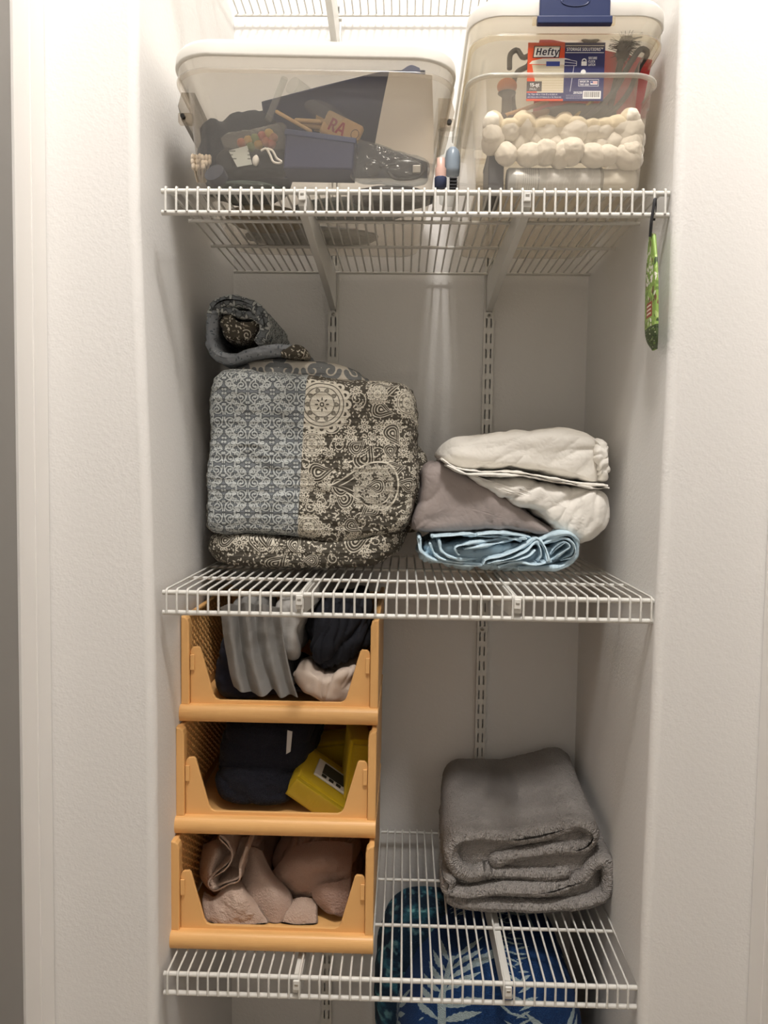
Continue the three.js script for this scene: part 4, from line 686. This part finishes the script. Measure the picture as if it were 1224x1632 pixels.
// ---------------------------------------------------------------- orange stacking bins
const SHELF3 = EYE + SH.ys[3] + .0003;
const BIN = { w: .2645, t: .1428, d: .30, lip: .024, cx: -.1642 };
const orange = mat(0xe8b473, .42), orangeIn = orange;
const binNames = ['lowest orange plastic stacking bin, full of beige washcloths', 'middle orange plastic stacking bin, with wipes and navy towel', 'uppermost orange plastic stacking bin, full of grey and navy clothes'];
function makeBin() {
  const o = new THREE.Group(), { w, t, d, lip } = BIN, W = w / 2;
  part(o, 'floor_tray', moved(rbox(w - .012, .003, d - .012, .001), 0, .0125, -d / 2), orange);
  // rounded front lip, carried across
  const lp = []; for (let k = 0; k <= 12; k++) { const q = Math.PI * (.5 - k / 12 * .82); lp.push([.0015 + .0085 * Math.cos(q), .0125 + .0115 * Math.sin(q)]); } lp.push([-.0075, .001], [-.0075, lip]);
  part(o, 'front_lip', extrude(lp.reverse(), w, .0005).rotateY(-Math.PI / 2).translate(W, 0, 0), orange);
  for (const s of [-1, 1]) {
    const sp = part(o, 'side_panel', moved(rbox(.003, t - .012, d - .012, .001), s * (W - .0025), (t - .012) / 2 + .010, -d / 2 - .002), orange);
    const gs = []; for (let i = 0; i < 11; i++) for (let j = 0; j < 34; j++) gs.push(new THREE.OctahedronGeometry(1, 0).scale(.0016, .0036, .0022).rotateX(.5 * (j % 2 ? 1 : -1)).translate(s * (W - .0042), .028 + i * .0098 + (j % 2) * .0049, -.02 - j * .0078));
    const lt = part(sp, 'lattice', hard(mergeGeometries(gs)), orange, 'fine raised lattice'); lt.userData.kind = 'stuff';
    const ps = [[0, lip - .001], [.011, lip - .001], [.011, t - .010], [.0095, t - .004], [.006, t - .0008], [.001, t], [0, t]].map(([x, y]) => [s < 0 ? x : -x, y]);
    part(o, 'corner_post', extrude(s < 0 ? ps : ps.reverse(), .012, .0018).translate(s * W, 0, -.013), orange);
    part(o, 'top_rail', moved(rbox(.007, .006, d - .02, .002), s * (W - .0035), t - .0035, -d / 2 - .002), orange);
    part(o, 'hinge_tab', moved(rbox(.0055, .021, .0025, .0006), s * (W - .0145), .080, -.0035), orange);
  }
  part(o, 'back_panel', moved(rbox(w - .006, t - .02, .003, .001), 0, t / 2, -d + .004), orange);
  const f = (x, y) => [x, y], L = -W + .0115, half = [f(L, lip - .001), f(L, .094), f(L + .0012, .098), f(L + .004, .1005), f(L + .011, .101), f(L + .0135, .0985), f(L + .031, .036), f(L + .034, .031), f(L + .039, .0288)];
  part(o, 'front_flap', extrude([...half, ...half.map(([x, y]) => [-x, y]).reverse()], .003, .0007).translate(0, 0, -.009), orange);
  return o;
}
const proto = makeBin(), BINPOS = [];
for (let k = 0; k < 3; k++) {
  const o = k ? proto.clone() : proto; o.name = numbered('stacking_bin'); o.userData = { label: binNames[k], category: 'storage bin', group: 'orange stacking bins' };
  o.position.set(BIN.cx + .0005 * (k - 1), SHELF3 + k * (BIN.t + .0004), -(1.0 + .0225 * k)); scene.add(o); BINPOS.push(o.position);
}
// clothes: folded and bunched cloth with creases that run along one way
function bunch(outline, front, deep, origin, { a = .004, f = 18, crease = .006, cf = 26, dir = 1.2, k = 0, box = .45, n = 200, m = 100, center, sec = .5 } = {}) {
  const cx = Math.cos(dir), sx = Math.sin(dir);
  const fold = (p, kk, c, s, fr) => { const wx = p.x + .011 * n3(p.x * 24 + kk, p.y * 24, 1), wy = p.y + .011 * n3(p.x * 24, p.y * 24 + kk, 4), u = wx * c + wy * s, v = wy * c - wx * s, r = 1 - Math.abs(n3(u * fr + kk, v * fr * .24, p.z * 8)) * 2.3; return r > 0 ? r * r : 0; };
  return puff(outline, front, deep, { origin, box, n, m, center, disp: p => a * fbm(p.x * f + k, p.y * f, p.z * f) + crease * (fold(p, k, cx, sx, cf) - .35) + crease * sec * fold(p, k + 7, Math.cos(dir + .6), Math.sin(dir + .6), cf * 2) });
}
const knit = (c, r = .95) => mat(c, r, { bumpMap: rep(TX.cloth, 14), bumpScale: .0004, sheen: .25, sheenRoughness: .8 });
const terry = (c, k = 14, b = .0022) => mat(c, 1, { bumpMap: rep(TX.terry, k), bumpScale: b, sheen: .4, sheenRoughness: .9 });
{
  const y1 = BINPOS[2].y + .0145, y2 = BINPOS[1].y + .0145, y3 = BINPOS[0].y + .0145;
  const floorAt = (u, v, d, y) => { const p = at(u, v, d); return V(p.x, y, p.z); };
  let o = floorAt(430, 1110, 1.15, y1);
  solo('navy_tee', 'dark navy folded shirt lying flat under the grey clothes', 'shirt', sitOn(bunch([[336, 1119], [338, 1060], [350, 1020], [400, 1060], [470, 1092], [530, 1106], [566, 1119], [450, 1121]], 1.083, .18, o, { a: .003, crease: .003, center: [430, 1096] }), 0), knit(0x181c2c), o);
  o = floorAt(410, 1040, 1.15, y1);
  const gt = thing('grey_trousers', 'mid grey pleated garment hanging in folds in the uppermost bin', 'trousers', o), gk = knit(0x84827f, .85);
  part(gt, 'bunched_back', bunch([[358, 972], [382, 958], [412, 960], [430, 1000], [446, 1030], [462, 1062], [470, 1088], [472, 1102], [456, 1106], [420, 1103], [392, 1097], [380, 1088], [376, 1062], [364, 1030]], 1.076, .15, o, { crease: .006, cf: 24, dir: .22, k: 3, center: [412, 1050] }), gk);
  const us = [[352, 366, 379, 392, 405, 420, 432, 446], [359, 372, 384, 399, 412, 428, 441, 454], [367, 379, 392, 408, 424, 440, 453, 464], [373, 386, 402, 420, 436, 448, 462, 474]], vs = [[968, 962, 964, 960, 964, 962, 966, 968], [1030, 1028, 1030, 1026, 1030, 1028, 1030, 1032], [1072, 1074, 1072, 1076, 1070, 1076, 1078, 1080], [1093, 1103, 1102, 1110, 1098, 1112, 1106, 1111]];
  part(gt, 'pleated_front', sheet(us.map((r, i) => r.map((u, j) => [u, vs[i][j], (j % 2 ? 1.058 : 1.071) + .002 * ((j * 7 + i * 3) % 3 - 1)])), { thick: .0025, nu: 130, nv: 110, origin: o, disp: p => .003 * n3(p.x * 40, p.y * 25, 5) + .0014 * n3(p.x * 110, p.y * 60, 8) }), gk);
  o = floorAt(450, 1010, 1.15, y1);
  solo('light_grey_shirt', 'light grey shirt bunched behind the grey garment', 'shirt', bunch([[412, 1005], [424, 985], [440, 955], [500, 955], [492, 990], [480, 1012], [478, 1040], [470, 1056], [456, 1058], [440, 1036]], 1.072, .16, o, { crease: .006, cf: 17, dir: .5, k: 8, sec: .4 }), knit(0xa6a39f), o);
  o = floorAt(540, 1020, 1.15, y1);
  solo('navy_jersey', 'near black navy jersey crumpled at the right of the uppermost bin', 'shirt', bunch([[480, 1006], [492, 985], [520, 960], [580, 960], [586, 1000], [584, 1046], [560, 1060], [530, 1068], [508, 1070], [486, 1040]], 1.078, .17, o, { crease: .008, cf: 30, dir: 2.4, k: 11 }), knit(0x14161f), o);
  o = floorAt(510, 1090, 1.1, y1);
  solo('cream_cloth', 'cream cotton cloth bunched at the front right of the uppermost bin', 'cloth', sitOn(bunch([[460, 1068], [468, 1058], [488, 1057], [504, 1066], [522, 1070], [545, 1060], [566, 1056], [568, 1100], [550, 1117], [518, 1119], [500, 1106], [476, 1094]], 1.062, .10, o, { crease: .006, cf: 28, dir: 2.2, k: 15, sec: .5 }), 0), knit(0xcdbcae), o);
  // middle bin
  o = floorAt(410, 1280, 1.15, y2);
  const nt = thing('navy_towel', 'very dark navy bath towel folded in the middle bin', 'towel', o), nm = terry(0x11131f, 18, .0018);
  part(nt, 'top_fold', bunch([[338, 1240], [344, 1190], [356, 1160], [430, 1152], [488, 1158], [500, 1186], [494, 1220], [470, 1240], [400, 1244]], 1.075, .2, o, { crease: .004, k: 2 }), nm);
  part(nt, 'bottom_fold', sitOn(bunch([[332, 1262], [345, 1236], [390, 1228], [450, 1234], [476, 1252], [472, 1284], [430, 1294], [372, 1293], [340, 1284]], 1.055, .2, o, { crease: .003, k: 5 }), 0), nm);
  part(nt, 'care_label', plate([[458, 1164], [466, 1166], [463, 1198], [456, 1202]], 1.066, .0008, o, { bevel: 0 }), mat(0xb8b4b0, .7), 'pale care label');
  const yel = mat(0xfdd62c, .32, { bumpMap: rep(TX.crinkle, 16), bumpScale: .0022 });
  function pack(lab, pos, w, h, d, rot, face) {
    const g = thing('wipes_packet', lab, 'wipes packet', pos, 'yellow wipes packets'); g.rotation.set(...rot);
    const b = displace(mergeVertices(new RoundedBoxGeometry(w, h, d, 16, Math.min(w, h) * .26)), (p, n) => .0026 * fbm(p.x * 50, p.y * 50, p.z * 50) + .0022 * ridge(p.x * 80, p.y * 60, p.z * 40));
    const q = part(g, 'packet_body', b, yel);
    for (const s of [-1, 1]) part(g, 'end_seal', displace(new THREE.BoxGeometry(.006, h * .92, .001, 4, 10, 1).rotateY(Math.PI / 2).scale(w / .001 * .9, 1, 1).translate(0, 0, s * (d / 2 + .002)), p => V(0, 0, .0016 * Math.sin(p.x * 240))), yel);
    if (face) { part(g, 'flip_lid', moved(rbox(w * .62, .004, d * .5, .0015), w * .08, h / 2 + .0018, -d * .06), mat(0xd9d5cd, .35), 'white flip lid'); part(g, 'lid_print', moved(rbox(w * .42, .001, d * .3, .0004), w * .1, h / 2 + .0042, -d * .09), mat(0x3a3a34, .5), 'dark printed panel'); for (let i = 0; i < 3; i++) part(g, 'print_mark', moved(rbox(w * .09, .001, d * .07, .0004), w * (-.06 + i * .14), h / 2 + .0042, d * .12), mat(0x24241f, .5)); }
    return g;
  }
  const wp = at(511, 1250, 1.098); pack('bright yellow wipes packet with white flip lid, tilted at the front', wp, .086, .032, .075, [.2, -.1, -.6], true);
  const w2 = at(568, 1215, 1.12); const p2 = pack('yellow wipes packet with black label at the right of the middle bin', w2, .03, .09, .085, [0, .15, -.12], false);
  part(p2, 'black_label', moved(rbox(.018, .034, .0014, .0005), .002, .016, .0442), mat(0x17171a, .4), 'black printed label');
  for (let i = 0; i < 4; i++) part(p2, 'label_print', moved(rbox(.010 - (i % 2) * .003, .0014, .0006, .0002), .002, .006 + i * .005, .0452), mat(0x8e8c84, .5));
  const w3 = at(530, 1192, 1.2); pack('mustard wipes packet lying at the back of the middle bin', w3, .10, .035, .05, [.1, .1, .08], false);
  // washcloths in the lowest bin
  const W1 = terry(0xc0a999, 22, .0011), W2 = terry(0xa88b7c, 22, .0011), W3 = terry(0xb9a294, 22, .0011), grp = 'washcloths in the lowest bin';
  const cloth = (lab, pts, f, deep, m, opt) => { let sx = 0; for (const p of pts) sx += p[0] / pts.length; const q = floorAt(sx, 1460, f, y3); solo('washcloth', lab, 'washcloth', clampY(bunch(pts, f, deep, q, opt), .0005), m, q, grp); };
  const flat = (lab, ctrl, m, wa = 1, t = .003) => {
    let sx = 0, c = 0; for (const r of ctrl) for (const p of r) { sx += p[0]; c++; }
    const q = floorAt(sx / c, 1460, 1.06, y3), g = thing('washcloth', lab, 'washcloth', q, grp), wob = p => wa * (.005 * n3(p.x * 38, p.y * 38, 3) + .0016 * n3(p.x * 110, p.y * 110, 7));
    part(g, 'cloth_panel', clampY(sheet(ctrl, { origin: q, thick: t, nu: 110, nv: 110, disp: p => wob(p) + .0007 * n3(p.x * 420, p.y * 420, 2) }), .0005), m);
    const L = ctrl.length - 1, edge = [...ctrl.map(r => r[0]), ...ctrl[L].slice(1), ...ctrl.slice(0, L).reverse().map(r => r[r.length - 1])];   // down the left, along the bottom, up the right
    const pts = new THREE.CatmullRomCurve3(edge.map(e => at(...e)), false, 'centripetal').getPoints(120).map(p => { p.z += wob(p); return p.sub(q); });
    part(g, 'hem', clampY(tube(pts, .0019, 240, 8), .0005), m, 'thick stitched hem');
    return [g, q];
  };
  cloth('beige washcloth piled deep at the back left of the lowest bin', [[322, 1420], [326, 1360], [350, 1336], [404, 1334], [420, 1370], [424, 1420], [400, 1456], [340, 1460]], 1.10, .15, W2, { k: 2, dir: .9, crease: .010 });
  cloth('tan washcloth heaped at the back right of the lowest bin', [[430, 1400], [450, 1362], [480, 1346], [530, 1338], [566, 1342], [572, 1380], [566, 1430], [530, 1450], [480, 1450], [440, 1430]], 1.10, .15, W2, { k: 16, dir: 2.1, crease: .012, cf: 30 });
  const [curlG, curlO] = flat('pale beige washcloth curling over at the upper left of the lowest bin', [[[326, 1346, 1.12], [345, 1340, 1.10], [368, 1336, 1.09], [398, 1334, 1.11]], [[322, 1366, 1.10], [346, 1358, 1.065], [366, 1364, 1.09], [394, 1352, 1.085]], [[320, 1392, 1.09], [336, 1386, 1.055], [358, 1396, 1.085], [388, 1380, 1.07]], [[330, 1412, 1.065], [340, 1416, 1.045], [358, 1410, 1.06], [386, 1394, 1.058]]], W1, .5);
  part(curlG, 'curled_edge', ribbon([[350, 1336], [362, 1350], [369, 1366], [360, 1382], [344, 1394], [333, 1408], [340, 1419], [358, 1410], [382, 1397], [384, 1378], [394, 1350]], 1.044, 1.12, .0048, { origin: curlO, n: 130, m: 30, wave: [.016, 20], disp: p => .0014 * fbm(p.x * 60, p.y * 60, p.z * 40) }), W1, 'thick rolled edge');
  flat('pale beige washcloth draped over the front left of the lowest bin', [[[326, 1424, 1.075], [344, 1428, 1.06], [364, 1406, 1.06], [384, 1402, 1.08]], [[324, 1436, 1.06], [348, 1440, 1.045], [380, 1420, 1.042], [402, 1428, 1.06]], [[328, 1456, 1.045], [356, 1458, 1.034], [392, 1450, 1.034], [414, 1450, 1.046]], [[336, 1474, 1.036], [366, 1480, 1.030], [396, 1477, 1.031], [426, 1472, 1.036]]], W1);
  flat('flat beige washcloth with pointed corner at the centre of the lowest bin', [[[386, 1404, 1.075], [400, 1352, 1.095], [416, 1356, 1.1]], [[398, 1424, 1.058], [416, 1392, 1.065], [432, 1390, 1.085]], [[412, 1448, 1.05], [438, 1428, 1.046], [464, 1430, 1.06]], [[424, 1470, 1.042], [440, 1472, 1.038], [456, 1462, 1.046]]], W3, .2);
  flat('tan washcloth with gathered folds at the upper right of the lowest bin', [[[436, 1388, 1.10], [470, 1352, 1.10], [520, 1340, 1.10], [562, 1346, 1.11]], [[442, 1402, 1.085], [474, 1378, 1.062], [496, 1366, 1.09], [524, 1374, 1.065], [560, 1376, 1.085]].filter((_, i) => i !== 2), [[456, 1420, 1.08], [480, 1408, 1.058], [516, 1404, 1.062], [556, 1408, 1.07]], [[476, 1430, 1.075], [500, 1426, 1.062], [526, 1416, 1.058], [554, 1418, 1.062]]], W2);
  flat('tan washcloth corner hanging at the right of the lowest bin', [[[492, 1412, 1.065], [520, 1408, 1.055], [558, 1400, 1.066]], [[500, 1430, 1.058], [524, 1432, 1.046], [556, 1424, 1.055]], [[520, 1452, 1.05], [534, 1456, 1.042], [546, 1458, 1.05]]], W2, .4);
  flat('small square of pale washcloth at the front middle of the lowest bin', [[[462, 1436, 1.062], [482, 1430, 1.056], [504, 1434, 1.062]], [[456, 1454, 1.048], [480, 1454, 1.043], [504, 1454, 1.05]], [[448, 1474, 1.04], [474, 1476, 1.036], [503, 1474, 1.04]]], W1, .25);
}

// ---------------------------------------------------------------- grey towel and beach towels
{
  const F = 1.085, B = 1.345, plush = mat(0x9a9591, 1, { bumpMap: rep(TX.terry, 13), bumpScale: .0036, sheen: .6, sheenRoughness: .9 });
  const o = V(at(845, 1460, F).x, SHELF3, -1.2), tw = thing('plush_towel', 'thick grey plush bath towel folded on the lower shelf', 'towel', o);
  const lump = p => .0018 * fbm(p.x * 34, p.y * 34, p.z * 34, 2) + .0022 * (Math.abs(n3(p.x * 210, p.y * 210, p.z * 210)) - .25);
  const wr = (p, s) => { p.x += s * .010; p.y += s * s * .012 * sstep(at(840, 1440, F).y, at(840, 1330, F).y, p.y); };
  const rib = (name, pts, t, f = F, b = B) => part(tw, name, ribbon(pts, f, b, t, { origin: o, n: 400, m: 110, warp: wr, disp: lump, round: t * .6, wave: [.010, 9], cr: 16 }), plush);
  // upper fold: left curl, across the top, round at the right and back along below
  rib('upper_fold', [[772, 1392], [750, 1396], [730, 1386], [720, 1362], [730, 1342], [764, 1338], [820, 1340], [880, 1328], [926, 1318], [946, 1334], [934, 1352], [880, 1359], [830, 1368], [792, 1376]], .0225);
  rib('inner_fold', [[784, 1394], [830, 1398], [902, 1394]], .019, F + .002);
  rib('lower_fold', [[716, 1408], [714, 1422], [740, 1428], [800, 1422], [880, 1420], [930, 1406], [950, 1384], [966, 1378], [975, 1404], [968, 1430], [930, 1444], [860, 1450], [800, 1448], [740, 1444], [722, 1438]], .0205, F - .004);
  part(tw, 'core', sitOn(puff([[716, 1330], [780, 1320], [880, 1320], [935, 1316], [955, 1350], [972, 1400], [972, 1440], [930, 1456], [800, 1458], [716, 1446], [708, 1390]], F + .012, B - F - .012, { origin: o, box: .25, n: 150, m: 90, back: .97, shift: [.006, .012], disp: p => lump(p) + .003 * Math.cos(p.x * 40) }), .002), plush);
  part(tw, 'hem', moved(rbox(.0022, .016, .05, .001), at(909, 1396, F).x - o.x, at(905, 1396, F).y - o.y, -F - o.z - .026), mat(0x77726f, .8), 'smooth stitched hem');
}
{
  const SHELF4 = EYE + SH.ys[4] + .0003;
  const T = canvasTex(1024, 1024, (c, w, h) => {
    c.fillStyle = '#0d3566'; c.fillRect(0, 0, w, h); for (let i = 0; i < 1500; i++) { c.fillStyle = i % 2 ? 'rgba(8,36,82,.35)' : 'rgba(30,90,160,.25)'; c.fillRect(rnd() * w, rnd() * h, 14, 3); }
    c.strokeStyle = c.fillStyle = '#9fb0b5'; c.lineCap = 'butt';
    const leaf = (x, y, l, a, wd) => { c.save(); c.translate(x, y); c.rotate(a); c.beginPath(); c.moveTo(0, 0); for (let k = 0; k <= 14; k++) c.lineTo(l * k / 14, -wd * Math.sin(Math.PI * k / 14) * (k % 2 ? 1 : .78)); for (let k = 14; k >= 0; k--) c.lineTo(l * k / 14, wd * .6 * Math.sin(Math.PI * k / 14) * (k % 2 ? 1 : .75)); c.closePath(); c.fill(); c.restore(); };
    const palm = (x, y, s, n0) => { c.lineWidth = 34 * s; c.beginPath(); c.moveTo(x, y); c.lineTo(x + 6, y + 420 * s); c.stroke(); for (let i = 0; i < n0; i++) { const t = i / n0; leaf(x, y + 40 * s + t * 330 * s, (230 - 60 * t) * s, -.75 + .5 * t + rr(-.06, .06), 24 * s); leaf(x, y + 40 * s + t * 330 * s, (230 - 60 * t) * s, Math.PI + .75 - .5 * t + rr(-.06, .06), 24 * s); } };
    palm(260, 180, 1.15, 6); palm(820, 560, 1, 6); leaf(330, 300, 330, -.6, 46);
    for (let i = 0; i < 26; i++) leaf(540 + (i % 2) * 34 + rr(-14, 14), 40 + i * 38, rr(50, 110), .45 + rr(-.25, .25), 10); for (let i = 0; i < 26; i++) leaf(620 + rr(-14, 14), 30 + i * 38, rr(50, 100), -.3 + rr(-.25, .25), 10);
    for (let i = 0; i < 20; i++) leaf(60 + rr(0, 160), 560 + rr(0, 440), rr(40, 90), -.4 + rr(-.2, .2), 8);
  });
  const q0 = at(700, 1640, 1.07); T.repeat.set(1 / .3, 1 / .3); T.offset.set(-q0.x / .3 + .25, -q0.y / .3 + .25);
  let o = V(at(830, 1640, 1.07).x, SHELF4, -1.19);
  solo('beach_towel', 'blue beach towel with white palm leaves under the lower shelf', 'beach towel', fitY(puff([[640, 1640], [672, 1560], [720, 1508], [780, 1488], [850, 1486], [898, 1506], [932, 1566], [950, 1640], [958, 1760], [940, 1864], [800, 1880], [660, 1866], [632, 1760]], 1.05, .25, { origin: o, box: .5, n: 170, m: 90, center: [810, 1680], disp: p => .005 * fbm(p.x * 10, p.y * 10, p.z * 10) + .0008 * n3(p.x * 300, p.y * 300, p.z * 300) }), 0, .336), mat(0xffffff, 1, { map: T, bumpMap: rep(TX.terry, 14), bumpScale: .002 }), o);
  const T2 = dataTex(512, (u, v) => { const a = fbm(u * 5, v * 5, 3, 4), b = fbm(u * 8 + 5, v * 8, 8, 3); const m = sstep(-.1, .5, a), k = sstep(.25, .6, b); return [16 + 40 * m + 70 * k, 44 + 70 * m + 80 * k, 66 + 66 * m + 66 * k]; }, true); T2.repeat.set(5, 5);
  o = V(at(650, 1640, 1.14).x, SHELF4, -1.22);
  solo('teal_beach_towel', 'dark teal mottled beach towel behind the blue palm towel', 'beach towel', fitY(puff([[598, 1640], [602, 1560], [620, 1516], [650, 1494], [716, 1496], [738, 1540], [742, 1640], [720, 1760], [680, 1820], [610, 1812], [596, 1740]], 1.2, .145, { origin: o, box: .5, n: 120, m: 70, disp: p => .005 * fbm(p.x * 12, p.y * 12, p.z * 12) }), 0, .313), mat(0xffffff, 1, { map: T2, bumpMap: rep(TX.terry, 14), bumpScale: .002 }), o);
}
renderer.render(scene, camera);
